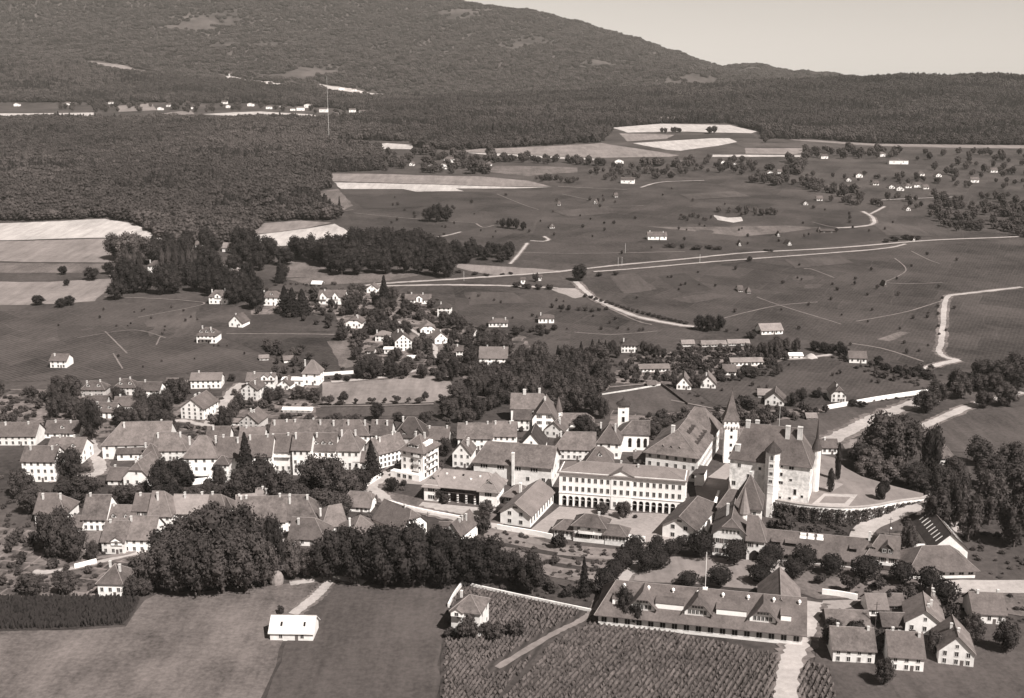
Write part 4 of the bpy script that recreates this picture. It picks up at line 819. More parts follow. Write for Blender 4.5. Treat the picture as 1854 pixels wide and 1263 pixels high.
def manor():
    p = G(985, 782); s = S(p); root = thing('manor_house', 'big white manor house of several steep roofs below the wooded slope', 'manor', p); k = 1 / s
    b = block(root, p, R(-6), 43 * k, 15, 7.2, 8.8, 'y', 'jg', 'plaster', 'roof', o=.7, f=.42)
    b.windows('F', 2, 3, z0=1.8, zs=3.3, ww=1.1, wh=1.6, style='s', span=43 * k * .8)
    p2 = G(962, 764); c = block(root, p2, R(-4), 76 * k, 12, 8.0, 6.2, 'x', 'gh', 'plaster', 'roof_old', o=.6); c.windows('F', 6, 2, z0=2, zs=3.6)
    p3 = G(945, 779); l = block(root, p3, R(-6), 30 * k, 10, 6.4, 3.8, 'x', 'gg', 'plaster', 'roof', o=.6); l.windows('F', 3, 2, z0=1.6, zs=3)
    c.chimney(-4, 6, 16.5, 11, .8); c.chimney(4, 7, 17, 11, .6); b.chimney(0, 5, 17.6, 12, .5)
    p4 = G(1011, 768); mb = MB(); mb.prism(0, 0, 1.9, 1.9, -2, 7.5, 10); o = new_obj('round_turret', mb.mesh(), 'plaster', root, p4 - p); mb = MB(); mb.prism(0, 0, 2.3, .04, 7.4, 15.5, 10); new_obj('turret_roof', mb.mesh(), 'roof', o)
manor()
def apartment():
    a, bb, m, W, rot = AB(727, 862, 767, 869); root = thing('apartment_block', 'tall white apartment block with balconies and white dormers by the street', 'apartment block', m)
    b = block(root, m, rot, W, 14, 13.6, 5.4, 'x', 'hh', 'plaster', 'roof', o=1.0)
    b.windows('F', 3, 4, z0=2, zs=3.3, ww=1.1, wh=1.7); b.windows('R', 4, 4, z0=2, zs=3.3, ww=1.5, wh=2.0)
    for z in (4.2, 7.5, 10.8): balcony(b, 'R', 0, z, 9, 1.3); balcony(b, 'F', 2.6, z, 3, 1.1)
    b.dormer(0, 1.0, 14.4, 5, 1.3, 3.5, 'roof', 'plaster', 3, .3); mb = MB(); mb.box(W / 2 - 2.6, 4, 14.6, W / 2 - .9, 10.5, 16.2); b.part('side_dormer', mb, 'plaster'); b.chimney(-2, 7, 20.2, 17); b.chimney(2, 8, 20, 17)
    mb = MB(); mb.box(-W / 2 - 4, -3, -1, W / 2 - .3, -.003, 3.2); b.part('shop_front', mb, 'plaster')
    for k in range(3):
        q = b.window('F', 0, 0, 1.6, 1.7, 'p'); q.location = b.at(-W / 2 + .5 + k * 3, -3, 1.6)
apartment()
# retaining wall of the terrace with its ivy
def retaining_wall():
    P = smooth([G(x, y, TZ) for x, y in FRONT], 6); root = thing('retaining_wall', 'curved terrace wall below the castle, overgrown with ivy, pale coping', 'wall', P[len(P) // 2] - Vector((0, 0, TZ)))
    L = Vector(root.location); mb = MB(); cp = MB(); iv = []; rn = random.Random(3)
    ds = [Vector(((P[min(i + 1, len(P) - 1)] - P[max(i - 1, 0)]).x, (P[min(i + 1, len(P) - 1)] - P[max(i - 1, 0)]).y, 0)).normalized() for i in range(len(P))]
    nn = [Vector((d.y, -d.x, 0)) for d in ds]
    for bld, o0, o1, z0, z1 in ((mb, -.2, .75, -2, TZ + .55), (cp, -.5, .95, TZ + .56, TZ + .8)):
        vs = []
        for p, n in zip(P, nn):
            for o, z in ((o0, z0), (o1, z0), (o1, z1), (o0, z1)): q = p + n * o - L; vs.append((q.x, q.y, z - L.z))
        bld.add(vs, [(4 * i + k, 4 * i + (k + 1) % 4, 4 * i + 4 + (k + 1) % 4, 4 * i + 4 + k) for i in range(len(P) - 1) for k in range(4)] + [(3, 2, 1, 0), tuple(4 * (len(P) - 1) + k for k in range(4))])
    new_obj('masonry', mb.mesh(), 'stone', root); new_obj('coping', cp.mesh(), 'road_dust', root)
    vs, fs = [], []
    for i in range(len(P) - 1):
        for k in range(150):
            t = rn.random(); p = P[i].lerp(P[i + 1], t); s = (i + t) * 1.7; col_ = .5 + .5 * math.sin(s * 1.3 + math.sin(s * .7))
            zz = rn.random() ** (.8 + 1.2 * col_) * (TZ - .3); q = p + nn[i] * (.8 + rn.random() * (.25 + .9 * (1 - col_))) - L; q.z = zz
            if rn.random() < .25 * col_: continue
            a = rn.uniform(.25, .55); u = Vector((rn.gauss(0, 1), rn.gauss(0, 1), rn.gauss(0, 1))).normalized(); v = u.orthogonal().normalized(); n0 = len(vs)
            vs += [q + u * a, q + v * a, q - u * a, q - v * a]; fs.append((n0, n0 + 1, n0 + 2, n0 + 3))
    me = bpy.data.meshes.new('ivy'); me.from_pydata([tuple(v) for v in vs], [], fs); o = new_obj('ivy', me, 'ivy', root)
retaining_wall()
def wall_run(lab, pts, h, t=.5, m='plaster', name='garden_wall', z=None):
    P = smooth([G(x, y, z) for x, y in pts], 5) if len(pts) > 2 else [G(*pts[0], z).lerp(G(*pts[1], z), k / 8) for k in range(9)]
    root_loc = P[0]; mb = MB(); vs = []
    for i, p in enumerate(P):
        d = P[min(i + 1, len(P) - 1)] - P[max(i - 1, 0)]; d.z = 0; d.normalize(); n = Vector((-d.y, d.x, 0)) * t / 2; g = float(T(p.x, p.y)) if z is None else z
        for s, zz in ((-1, g - 1.5), (1, g - 1.5), (1, g + h), (-1, g + h)): q = p + n * s; vs.append((q.x - root_loc.x, q.y - root_loc.y, zz - root_loc.z))
    mb.add(vs, [(4 * i + k, 4 * i + (k + 1) % 4, 4 * i + 4 + (k + 1) % 4, 4 * i + 4 + k) for i in range(len(P) - 1) for k in range(4)] + [(3, 2, 1, 0), tuple(4 * (len(P) - 1) + k for k in range(4))])
    o = new_obj(name, mb.mesh(), m, None, root_loc); o['label'] = lab; o['category'] = 'wall'; return o
for a in [('long white garden wall running above the meadow behind the castle', [(1490, 742), (1581, 726), (1640, 717), (1697, 709)], 2.4, .6),
          ('white wall between the riding hall and the gatehouse court', [(1301, 903), (1290, 935), (1277, 968)], 4.0, 1.0), ('low pale wall along the street below the apartment block', [(600, 925), (645, 893), (690, 864)], 2.0, .8, 'plaster_cream'),
          ('low white wall beside the tram road below the winged barracks', [(700, 908), (760, 924), (847, 940)], 1.0, .5), ('dark wall edging the vineyard beside two timber chalets', [(1197, 697), (1215, 710), (1245, 733)], 1.4, .4, 'timber'),
          ('white wall in front of the parade yard beside the riding hall', [(900, 958), (960, 968), (1000, 976)], 2.2, .5), ('stone wall along the top edge of the near vineyard', [(838, 1058), (900, 1072), (960, 1085), (1070, 1108)], 1.2, .5, 'stone_pale'),
          ('stone wall stepping down at the corner of the near vineyard', [(838, 1058), (822, 1080), (812, 1100)], 1.6, .6, 'stone_pale'), ('white wall behind the dark sheds near the dormered barracks', [(1488, 1076), (1520, 1080), (1552, 1086)], 2.2, .5),
          ('white wall between the low stable and the workshop', [(1650, 1000), (1682, 1000)], 3.5, .6), ('white garden wall above the church meadow', [(1090, 715), (1140, 707), (1197, 697)], .9, .4, 'chimney_stone'), ('white wall enclosing the garden of the tower villa', [(584, 680), (640, 676)], 2, .5),
          ('pale wall in front of the tall mansion with flared roof', [(325, 878), (350, 877), (392, 872)], 2.6, .6), ('white yard wall beside the guardhouse wing', [(1135, 978), (1168, 982)], 2.5, .5), ('slanting white wall of the lane above the near villa', [(135, 1030), (175, 1020)], 2, .5)]:
    wall_run(*a)

# ------------------------------------------------------------------ houses of the town
g1 = 'houses along the vineyard edge'; g2 = 'old town houses of the main street'; g3 = 'old town houses of the back street'; g4 = 'houses of the lower town'; g5 = 'villas on the slope'; g6 = 'houses in the orchards'
H = house
H('house with two pale dormers, first of three below the vineyard slope', 169, 718, 42, 9, 14, 3.6, ends='hh', dm=2, ch=2, group=g1)
H('white house with two dormers, middle of three below the vineyard slope', 227, 715, 38, 9, 15, 3.6, ends='hh', dm=2, ch=2, group=g1)
H('plain white house, third of three below the vineyard slope', 269, 720, 42, 9, 15, 3.4, -4, ch=1, Rt=(2, 2), group=g1)
H('low cottage with brown roof in front of the first dormered house', 172, 738, 40, 9, 8, 3.4, ch=1, wall='plaster_cream', group=g1)
H('house with two white dormers among trees beside the dark cedar', 189, 757, 40, 9, 13, 3.6, -5, dm=2, ch=1, group=g1)
H('house with broad brown roof behind the leafy garden trees', 225, 747, 36, 10, 14, 3.6, 3, ch=1, group=g1)
H('long white two-storey house with pale roof above the climbing street', 373, 703, 54, 10, 16, 3.0, 3, roof='roof_slate', F=(6, 2), Rt=(2, 2), ch=1, group=g1)
H('small dark shed beside the long white house on the street', 341, 702, 14, 6, 7, 1.5, roof='roof_slate', wall='timber', F=(1, 1), ch=0, name='shed', cat='shed')
H('big white gabled house with rows of windows at the climbing street', 349, 759, 45, 17, 21, 5.0, -12, 'y', F=(4, 3), Rt=(4, 2), ch=3, group=g1)
b = H('white house with twin round-topped gables above the gabled house', 472, 708, 50, 10, 20, 3.2, ch=2, roof='roof_slate', F=(6, 2), group=g1); b.dormer(2.5, -.12, b.h - .3, 4, 2.2, 5, 'roof_slate', 'plaster', 1, 1.5); b.dormer(6.6, -.12, b.h - .3, 3.6, 2.2, 5, 'roof_slate', 'plaster', 1, 1.5)
H('white gabled house of three storeys below the twin-gabled one', 452, 724, 31, 12, 20, 3.6, -10, 'y', F=(3, 3), Rt=(3, 2), group=g1)
H('small white gabled house squeezed beside the low white annex', 514, 705, 24, 9, 10, 3.0, -10, 'y', group=g1)
H('villa with a steep pyramid roof above the hay field', 563, 697, 30, 10, 23, 6.4, -8, ends='hh', F=(2, 2), Rt=(2, 2), roof='roof_slate', group=g1)
H('low flat white annex next to the pyramid-roofed villa', 530, 700, 38, 7, 13, .6, -3, roof='sheet_white', F=(3, 1), ch=0, name='annex', cat='annex')
H('white gabled house with nine front windows by the tall conifer', 451, 781, 36, 13, 18, 4.2, -10, 'y', F=(4, 3), ch=3, group=g1)
H('long white glazed shed in a nursery garden', 538, 746, 52, 5, 5, .8, -2, roof='sheet_white', F=(5, 1), ch=0, name='shed', cat='shed')
# far side of the main street
H('house with a dormer at the town edge above the crossroads', 112, 793, 62, 11, 11, 4.4, dm=1, ch=2, group=g3)
H('large house with long roof beside the pale street corner', 118, 838, 64, 13, 21, 5.0, -3, ch=2, dm=2, Rt=(2, 2), roof='roof_old', group=g4)
H('tall pale house at the town edge below the pale street', 72, 872, 60, 12, 38, 5, -2, ch=2, group=g4)
H('row-end house with dark roof further along the town edge', 30, 806, 70, 12, 18, 5, ch=2, group=g4)
H('great house with huge unbroken brown roof in the old town', 247, 830, 118, 18, 27, 8.2, 4, ends='hg', roof='roof_old', wall='plaster', F=(7, 2), ch=2, group=g3)
H('low annex with small roof in front of the great brown roof', 238, 833, 50, 7, 14, 2.8, 3, F=(3, 1), ch=1, group=g3)
H('little pavilion with steep pyramid roof before the great roof', 270, 841, 32, 9, 13, 5.4, ends='hh', F=(2, 1), ch=1, group=g3)
H('house with hipped end between the great roof and the mansion', 309, 834, 60, 14, 20, 6.4, 2, ends='gh', F=(5, 2), ch=2, roof='roof_old', group=g3)
b = H('tall white mansion with flared hipped roof and three window rows', 365, 871, 60, 14, 44, 7.6, 1, ends='hh', F=(4, 3), ch=2, roof='roof_old', group=g2); balcony(b, 'F', 0, 3.4, 8, 2.2)
H('grey fronted house right beside the tall mansion', 416, 866, 43, 13, 40, 7.0, -1, ch=2, F=(3, 3), wall='plaster_cream', group=g2)
H('tiny garden pavilion with pyramid roof beside the tall mansion', 403, 873, 25, 6, 34, 2.6, ends='hh', F=(2, 3), ch=0, wall='plaster_cream', group=g2)
H('house with brown roof half hidden by the tall pointed conifer', 466, 864, 54, 13, 40, 7.4, -1, ch=2, F=(4, 3), group=g2)
b = H('white house with long balcony band facing the town garden', 508, 857, 42, 12, 41, 6.2, -3, ch=2, F=(4, 2), group=g2); balcony(b, 'F', 0, 8.4, 10, 1.3)
b = H('narrow tall house with plain white upper wall and balcony', 547, 860, 33, 12, 47, 6.0, -3, ch=1, F=(3, 3), group=g2); balcony(b, 'F', 1, 5.4, 6, 1.3)
H('house with three dark dormers in its main street roof', 586, 852, 44, 12, 38, 6.2, -3, dm=3, ch=1, F=(4, 2), group=g2)
H('house with wide hipped roof and a deep shaded balcony', 628, 850, 48, 13, 36, 7.4, -4, ends='hh', F=(4, 2), ch=2, roof='roof_old', group=g2)
H('little white outhouse in front of the hipped street house', 652, 850, 24, 8, 16, 3.4, -6, F=(2, 1), ch=1, group=g2)
H('long white house seen along its many-windowed side by the street', 712, 842, 58, 13, 27, 5.6, 38, F=(7, 3), ch=4, roof='roof_old', group=g2, style='p')
for k, (x, w, rf, e, lab) in enumerate([(508, 36, 'roof', 'gg', 'back street house with plain roof nearest the nursery'), (545, 48, 'roof_old', 'gg', 'back street house with two chimneys, second from the nursery'), (594, 46, 'roof_old', 'gg', 'back street house with pale patched roof in mid row'), (644, 50, 'roof', 'gh', 'tall back street house with hipped end and big chimney'), (690, 36, 'roof', 'gg', 'low back street house next to the pyramid roof')]):
    H(lab, x, 812, w, 13, 26, 5.4, -3, ends=e, roof=rf, ch=2, group=g3)
b = H('large house with pyramid roof and two timbered gables in town', 742, 818, 60, 15, 28, 7.6, -3, ends='hh', roof='roof_dark', F=(5, 2), ch=1, group=g3); b.dormer(-4, .8, b.h + .3, 5, .8, 5, 'roof_dark', 'timber', 2, 2.8); b.dormer(4, .8, b.h + .3, 5, .8, 5, 'roof_dark', 'timber', 2, 2.8)
H('low house with brown roof behind the apartment block', 790, 812, 44, 11, 18, 4.4, -3, ch=2, group=g3)
H('long brown-roofed house behind the arsenal, nearer the apartment block', 860, 814, 62, 12, 22, 5.6, -2, roof='roof_old', ch=2, group=g3)
H('brown-roofed house behind the arsenal, nearer the manor', 913, 812, 42, 12, 24, 5.4, -3, roof='roof_old', ch=2, group=g3)
H('small white house with steep roof beside the arsenal', 836, 846, 34, 11, 26, 5.2, -10, 'y', ch=2, group=g3)
H('low white workshop between arsenal and manor barn', 915, 824, 46, 7, 14, 1.4, -3, roof='roof_slate', ch=0, F=(4, 1), group=g3)
H('dark gabled barn with white gable behind the arsenal', 962, 822, 44, 16, 14, 7.0, -8, 'y', roof='roof_dark', F=(2, 1), ch=0, name='barn', cat='barn')
H('low farm wing with long roof beside the manor turret', 1042, 773, 66, 9, 9, 3.6, -2, ends='gh', roof='roof_old', ch=1, F=(5, 1), name='outbuilding', cat='outbuilding')
H('small house with white gable below the manor', 1003, 792, 36, 11, 14, 4.2, -18, 'y', ch=3, group=g3)
H('long house with hipped roof and two window rows behind the arcade', 1040, 832, 74, 13, 20, 6.4, -4, ends='hg', F=(7, 2), ch=1, roof='roof_old', group=g3)
H('small hipped lodge with one dormer just behind the arcaded barracks', 1086, 844, 48, 11, 10, 5.2, -4, ends='hh', dm=1, ch=0, F=(3, 1), group=g3)
H('house with steep hipped roof next to the church', 1102, 830, 42, 13, 30, 7.4, -10, ends='hh', ch=2, F=(3, 2), Rt=(3, 2), group=g3)
H('white house with dark roof behind the castle turret', 1502, 822, 28, 9, 13, 2.8, -2, roof='roof', ch=1, F=(3, 1), group=g6)
# lower town
H('house at the town edge with pale hipped roof behind garden trees', 92, 948, 56, 13, 20, 6, -2, ends='gh', ch=2, group=g4)
H('house with a white fire wall and tall chimney, lower town', 172, 960, 43, 14, 22, 7.4, -2, ends='gg', roof='roof_old', ch=1, F=(4, 2), group=g4)
b = H('low house with two round dormers between taller lower town houses', 216, 960, 52, 13, 12, 5.6, -2, roof='roof_old', ch=1, dm=2, group=g4)
H('narrow white house with four shuttered windows in the lower town', 257, 953, 28, 11, 30, 5.0, -2, F=(2, 2), ch=1, style='s', group=g4)
H('house with hipped roof beside the narrow shuttered one', 291, 959, 41, 14, 27, 7.4, -3, ends='gh', F=(3, 2), ch=1, roof='roof_old', group=g4)
H('long house with pale weathered roof behind the big tree mass', 344, 952, 66, 13, 24, 5.4, -2, roof='roof_pale', ch=3, F=(6, 2), group=g4)
H('house with hipped end next to the long pale roof', 394, 953, 38, 13, 24, 5.6, -4, ends='gh', ch=1, group=g4)
H('small house with white gable wall above the tree mass', 421, 958, 26, 11, 26, 3.6, 24, 'y', F=(1, 1), ch=0, group=g4)
b = H('house with a little cross gable beside the vegetable garden', 206, 1003, 42, 13, 24, 5.4, -3, roof='roof_old', ch=1, F=(3, 2), group=g4); b.dormer(1.5, -.4, b.h - 1.8, 4.2, 2.0, 5, 'roof', 'plaster', 1, 1.4)
H('broad roofed house with tall chimney beside the big tree mass', 251, 1000, 56, 14, 25, 6.4, -3, roof='roof_old', ch=1, F=(4, 2), group=g4)
H('lean-to shed with sagging brown roof below the fire-wall house', 174, 994, 38, 10, 7, 3.6, 8, roof='roof_old', F=(2, 1), ch=0, name='shed', cat='shed')
H('small white cottage with hipped roof and twin chimneys near the corn', 201, 1081, 46, 11, 26, 4.6, -3, ends='hh', ch=2, F=(3, 1), group=g4)
H('white villa with half-hipped gable among the garden cedars', 249, 882, 52, 15, 18, 6.8, -8, 'y', ends='jg', F=(3, 1), roof='roof_old', ch=2, group=g4)
H('low wing of the cedar villa with small chimney', 212, 878, 34, 9, 11, 4.0, -4, ch=1, F=(2, 1), group=g4)
H('wide house with mottled roof in the lower town cluster', 472, 966, 90, 15, 23, 7.6, 3, roof='roof_old', ch=3, F=(6, 2), group=g4)
H('hipped house at the road end of the lower town cluster', 540, 962, 72, 15, 22, 7.6, -3, ends='gh', roof='roof_old', ch=3, F=(5, 2), group=g4)
H('house with bleached roof at the back of the lower town cluster', 494, 926, 62, 11, 17, 4.4, 2, ends='gh', roof='roof_pale', ch=3, group=g4)
H('small house with bleached roof behind the mottled one', 448, 932, 34, 10, 14, 4.0, 14, roof='roof_pale', ch=1, group=g4)
H('front house with tall white chimney above the leafy bank', 556, 988, 66, 13, 14, 5.8, -6, ends='gh', ch=1, F=(4, 1), group=g4)
H('house with a row of attic windows turned to the road', 606, 966, 46, 15, 15, 5.6, 26, ends='hg', ch=1, F=(6, 1), wall='stone_pale', roof='roof_old', group=g4)
H('broad hipped house with white chimney and hatches above the bank', 664, 986, 62, 16, 15, 6.0, 24, ends='hh', ch=1, F=(4, 1), roof='roof_old', group=g4)
H('house with white half-hipped gable at the end of the lower town', 751, 974, 58, 18, 23, 6.2, 46, 'y', ends='jg', ch=1, F=(3, 2), roof='roof', group=g4)
H('small road pavilion with curved roof at the street fork', 647, 926, 48, 9, 11, 4.6, -10, ends='jj', F=(3, 1), ch=0, roof='roof_old', name='pavilion', cat='pavilion')
H('white gabled house standing alone at the garden edge', 819, 990, 34, 15, 24, 4.6, -24, 'y', F=(1, 1), Rt=None, ch=3, roof='roof', group=g4)
H('small brown shed behind the lone gabled house', 806, 962, 22, 6, 6, 1.6, -5, ch=0, F=(1, 1), name='shed', cat='shed')
# near edge
b = H('field barn with white sheet roof in the near meadow', 528, 1160, 78, 9, 16, 3.6, -2, roof='sheet_old', wall='plaster_cream', F=(2, 1), ch=0, name='barn', cat='barn')
for q_ in (-3.5, 4.0): mb_ = MB(); z_ = roof_z(b, q_, 2.0); mb_.add([(q_ - .35, 1.4, z_ - .35), (q_ + .35, 1.4, z_ - .35), (q_ + .35, 2.6, z_ + .6), (q_ - .35, 2.6, z_ + .6)], [(0, 1, 2, 3)]); b.part('skylight', mb_, 'glass')
b = H('white house with hipped roof at the corner of the near vineyard', 843, 1150, 54, 11, 42, 3.2, -14, ends='hh', roof='roof_old', F=(2, 2), Rt=(2, 2), ch=1, group=g4); b.dormer(-2.5, -1.5, b.h - 1.5, 4, 1.6, 5, 'roof_old', 'plaster', 1, 1.2)
H('shed with pale roof and white front by the dormered barracks', 1589, 1116, 34, 9, 15, 3.2, -2, roof='roof_slate', F=(2, 1), ch=0, name='shed', cat='shed')
H('low dark roofed shed nearest the dormered barracks', 1536, 1140, 74, 10, 9, 3.0, -5, roof='roof_old', F=(3, 1), wall='timber', ch=0, name='shed', cat='shed')
H('low dark lean-to between the sheds and the gabled house', 1619, 1142, 40, 8, 10, 2.6, -3, roof='roof', wall='timber', F=(2, 1), ch=0, name='shed', cat='shed')
H('white gabled house with broad eaves at the near corner', 1673, 1150, 66, 14, 22, 4.4, -16, 'y', F=(3, 1), ch=2, roof='roof_old', group=g4)
H('small brown roofed house behind the near gabled one', 1683, 1110, 30, 9, 12, 4.0, -22, 'y', F=(2, 1), ch=2, group=g4)
H('little dark storehouse behind the white fronted shed', 1622, 1102, 28, 8, 8, 2.2, -3, roof='roof', wall='timber', F=(1, 1), ch=0, name='shed', cat='shed')
# villas on the slope
H('white villa with overhanging roof beside dark firs, upper slope', 491, 553, 36, 10, 16, 3.8, -3, ends='hh', F=(4, 2), dm=1, ch=1, group=g5)
b = H('white villa with two pointed gables on the upper slope', 601, 551, 48, 10, 15, 4.2, -4, F=(5, 2), ch=1, group=g5); b.dormer(-6.5, -1.2, b.h - 2.4, 5, 2.6, 6, 'roof', 'plaster', 1, 3.2); b.dormer(3, -.6, b.h - 2.4, 4.4, 2.6, 6, 'roof', 'plaster', 1, 3)
H('small white gabled house near the field road', 674, 530, 20, 9, 9, 3.2, -4, 'y', ch=0, F=(2, 1), group=g5)
H('shed with white roof at the edge of the upper field', 573, 519, 18, 6, 6, 1.8, -10, roof='sheet_white', wall='timber', ch=0, F=(1, 1), name='shed', cat='shed')
b = H('white villa with tall centre gable on the open slope', 757, 550, 46, 9, 9, 3.2, ch=2, F=(5, 1), group=g5); b.dormer(1, -.8, b.h - 2.6, 4.6, 4.0, 6, 'roof', 'plaster', 1, 1.6)
H('square white villa with three storeys above a white terrace', 804, 573, 24, 9, 17, 2.6, -4, ends='hh', F=(3, 3), Rt=(2, 2), roof='roof_dark', ch=1, group=g5)
H('white chalet with half-hipped gable amid dark vineyards', 641, 594, 30, 11, 11, 3.6, -6, 'y', ends='jg', ch=2, F=(3, 1), group=g5)
H('cube-like white house beside the tall gabled one', 692, 618, 25, 9, 12, 2.2, -3, ends='hh', F=(3, 2), roof='roof_slate', ch=1, group=g5)
H('tall white gabled house with long roof on the villa lane', 731, 635, 30, 19, 19, 4.6, 14, 'y', F=(4, 3), ch=3, group=g5)
H('white house with rounded gable above the villa lane bend', 775, 604, 27, 12, 10, 3.8, 10, 'y', ends='jg', ch=0, F=(3, 1), roof='roof_slate', group=g5)
H('white gabled house just above the bend of the villa lane', 799, 622, 24, 12, 11, 3.8, 18, 'y', ch=1, F=(2, 1), roof='roof_slate', group=g5)
H('small white garage block below the tall gabled house', 704, 640, 17, 6, 9, .6, -2, roof='sheet_white', F=(2, 1), ch=0, name='garage', cat='garage')
H('little white shed among dark bushes above the tower villa', 523, 656, 17, 6, 6, 1.8, 18, roof='roof_slate', F=(1, 1), ch=0, name='shed', cat='shed')
H('narrow white house among trees by the villa lane', 832, 648, 12, 8, 14, 2.4, ch=1, F=(2, 2), group=g5)
b = H('white villa with one rounded centre gable at the park edge', 395, 550, 33, 9, 14, 4.2, -2, ends='hh', F=(4, 2), ch=2, group=g5); b.dormer(0, -.6, b.h - 1.5, 4.5, 2.4, 5, 'roof', 'plaster', 1, 1.6)
b = H('ornate white mansion with dormers alone among the vineyards', 374, 621, 36, 11, 15, 4.2, -4, ends='hh', F=(5, 2), dm=3, ch=2, group=g5); balcony(b, 'F', 0, 3.2, 8, 2.0)
H('house with steep gable beside the walled vineyard plot', 427, 592, 27, 11, 9, 5.2, -14, 'y', F=(2, 1), ch=1, group=g5)
H('white house at the edge of the left-hand vineyard', 106, 666, 30, 10, 14, 3.2, -3, ch=1, F=(3, 2), group=g5)
H('country house almost hidden by the park poplars', 281, 496, 26, 10, 16, 3.6, -3, ends='hh', F=(3, 2), ch=1, group=g5)
H('small white cottage at the forest foot above the park', 359, 448, 10, 8, 6, 2.6, ch=0, F=(2, 1), group=g5)
H('low pale house under the park firs beside the lane', 426, 501, 22, 8, 8, 2.4, ch=1, F=(3, 1), roof='roof_pale', group=g5)
H('barn with bleached roof at the forest foot', 414, 456, 24, 11, 8, 4.2, -6, roof='roof_pale', wall='stone', F=(1, 1), ch=0, name='barn', cat='barn')
H('flat white villa with row of openings in the middle vineyard', 902, 592, 34, 9, 9, 2.0, ends='hh', roof='roof', F=(5, 1), ch=2, group=g5)
H('low white villa behind shrubs in the middle vineyard', 989, 585, 28, 9, 10, 2.0, ends='hh', roof='roof', F=(4, 1), ch=1, group=g5)
H('white square villa with flat dark hipped roof above the orchard', 1140, 638, 30, 11, 14, 3.0, ends='hh', roof='roof_dark', F=(5, 2), ch=1, group=g6)
H('farmhouse with broad roof tucked among the middle trees', 893, 662, 50, 13, 15, 5.6, -3, ends='gg', roof='roof_slate', F=(4, 2), ch=2, group=g6)
H('tiny hut with pale roof beside the flat white villa', 863, 608, 12, 6, 4, 3.4, 20, 'y', roof='roof_pale', wall='stone', F=(1, 1), ch=0, name='hut', cat='hut')
H('small white portal house by the railway bank', 947, 514, 8, 6, 9, 1.2, ch=0, F=(1, 1), group=g6)
H('little white signal hut near the lone round tree', 978, 508, 6, 5, 8, 1.2, ch=0, F=(1, 1), name='hut', cat='hut')
H('chalet with pale roof at the top of the orchard', 1398, 605, 40, 12, 8, 3.6, 8, roof='roof_pale', F=(5, 1), ch=0, group=g6)
for x, y, w, d, h, lab in [(1185, 673, 54, 8, 7, 'long white greenhouse below the square villa, lowest of the glasshouses'), (1246, 627, 22, 6, 6, 'short white greenhouse at the top corner of the orchard'), (1293, 627, 44, 6, 5, 'long white greenhouse, middle one along the orchard top'), (1338, 625, 38, 6, 5, 'white greenhouse along the orchard top nearest the chalet'), (1352, 662, 58, 7, 8, 'big white greenhouse on the lower side of the orchard')]:
    H(lab, x, y, w, d, h, 1.8, 4, roof='roof_slate' if y > 670 else 'roof_pale', F=(8, 1), ch=0, name='greenhouse', cat='greenhouse', group='greenhouses of the orchard')
H('small house with dark roof below the big greenhouse', 1321, 679, 22, 9, 8, 3.2, -3, F=(3, 1), ch=0, group=g6)
H('timber chalet with dark gable, nearer the church meadow', 1238, 705, 26, 12, 9, 5.0, -10, 'y', F=(3, 1), ch=0, roof='roof_old', group=g6)
H('timber chalet with dark gable, nearer the lower vineyard', 1282, 703, 27, 13, 10, 4.6, -8, 'y', F=(3, 1), ch=1, roof='roof_slate', group=g6)
H('white villa with wide gable in the lower vineyard gardens', 1402, 734, 34, 12, 11, 4.4, -16, 'y', F=(3, 1), Rt=(2, 1), ch=0, roof='roof', group=g6)
H('pale roofed outhouse behind the wide gabled villa', 1388, 720, 30, 8, 6, 2.4, -8, roof='roof_pale', F=(2, 1), ch=0, name='shed', cat='shed')
H('white villa with porch at the end of the hedge row', 1553, 657, 30, 10, 10, 3.2, -8, F=(3, 1), ch=0, group=g6)
H('white house with rounded gable standing in the lower vineyard', 1518, 728, 26, 12, 15, 4.2, -4, 'y', ends='jg', F=(3, 2), ch=1, group=g6)
H('white shed beside the pale heap at the orchard lane', 1441, 649, 24, 6, 6, 1.2, roof='sheet_white', F=(2, 1), ch=0, name='shed', cat='shed')
H('long white farmstead alone in the wide upper vineyard', 1190, 434, 34, 10, 8, 3.2, F=(4, 1), ch=2, roof='roof_old', group=g6)
H('stone house with pale front among trees at the picture edge', 1714, 842, 26, 11, 14, 4.4, -6, ends='gh', F=(3, 2), ch=1, group=g6)
H('low dark field shed in the upper vineyard', 1499, 421, 26, 6, 4, 1.2, roof='timber', wall='timber', F=(2, 1), ch=0, name='shed', cat='shed')
# far villages: one word picture for each, counted along the place
def village(place, start, pts, kind='white house', h0=7):
    for k, (x, y, w) in enumerate(sorted(pts)):
        house(f'tiny {kind}, {ordw(k)} from the {start} in the {place}', x, y, w, 10, max(4, min(7.5, w * .42)), 2.8, random.Random(x).uniform(-12, 12), random.Random(y).choice('xy'), ends=random.Random(x + y).choice(['gg', 'hh', 'gg']), ch=0, F=(2, 1), group='houses of the ' + place, caps=False)
village('far village', 'mountain meadow', [(200, 188, 9), (290, 199, 10), (304, 193, 7), (347, 184, 9), (350, 197, 8), (406, 188, 10), (413, 195, 8), (453, 192, 11), (487, 197, 11), (511, 195, 9), (530, 200, 9), (544, 200, 14), (557, 195, 14), (585, 203, 15), (609, 209, 9), (638, 203, 12), (656, 206, 12), (668, 208, 10), (122, 190, 8), (30, 192, 10)])
village('mountain hamlet', 'high meadow', [(259, 132, 7), (418, 137, 8), (577, 160, 9), (618, 163, 10), (640, 165, 8)])
village('forest hamlet', 'grove', [(778, 306, 13), (802, 306, 20), (812, 294, 17), (852, 292, 10), (885, 300, 10), (745, 300, 8)])
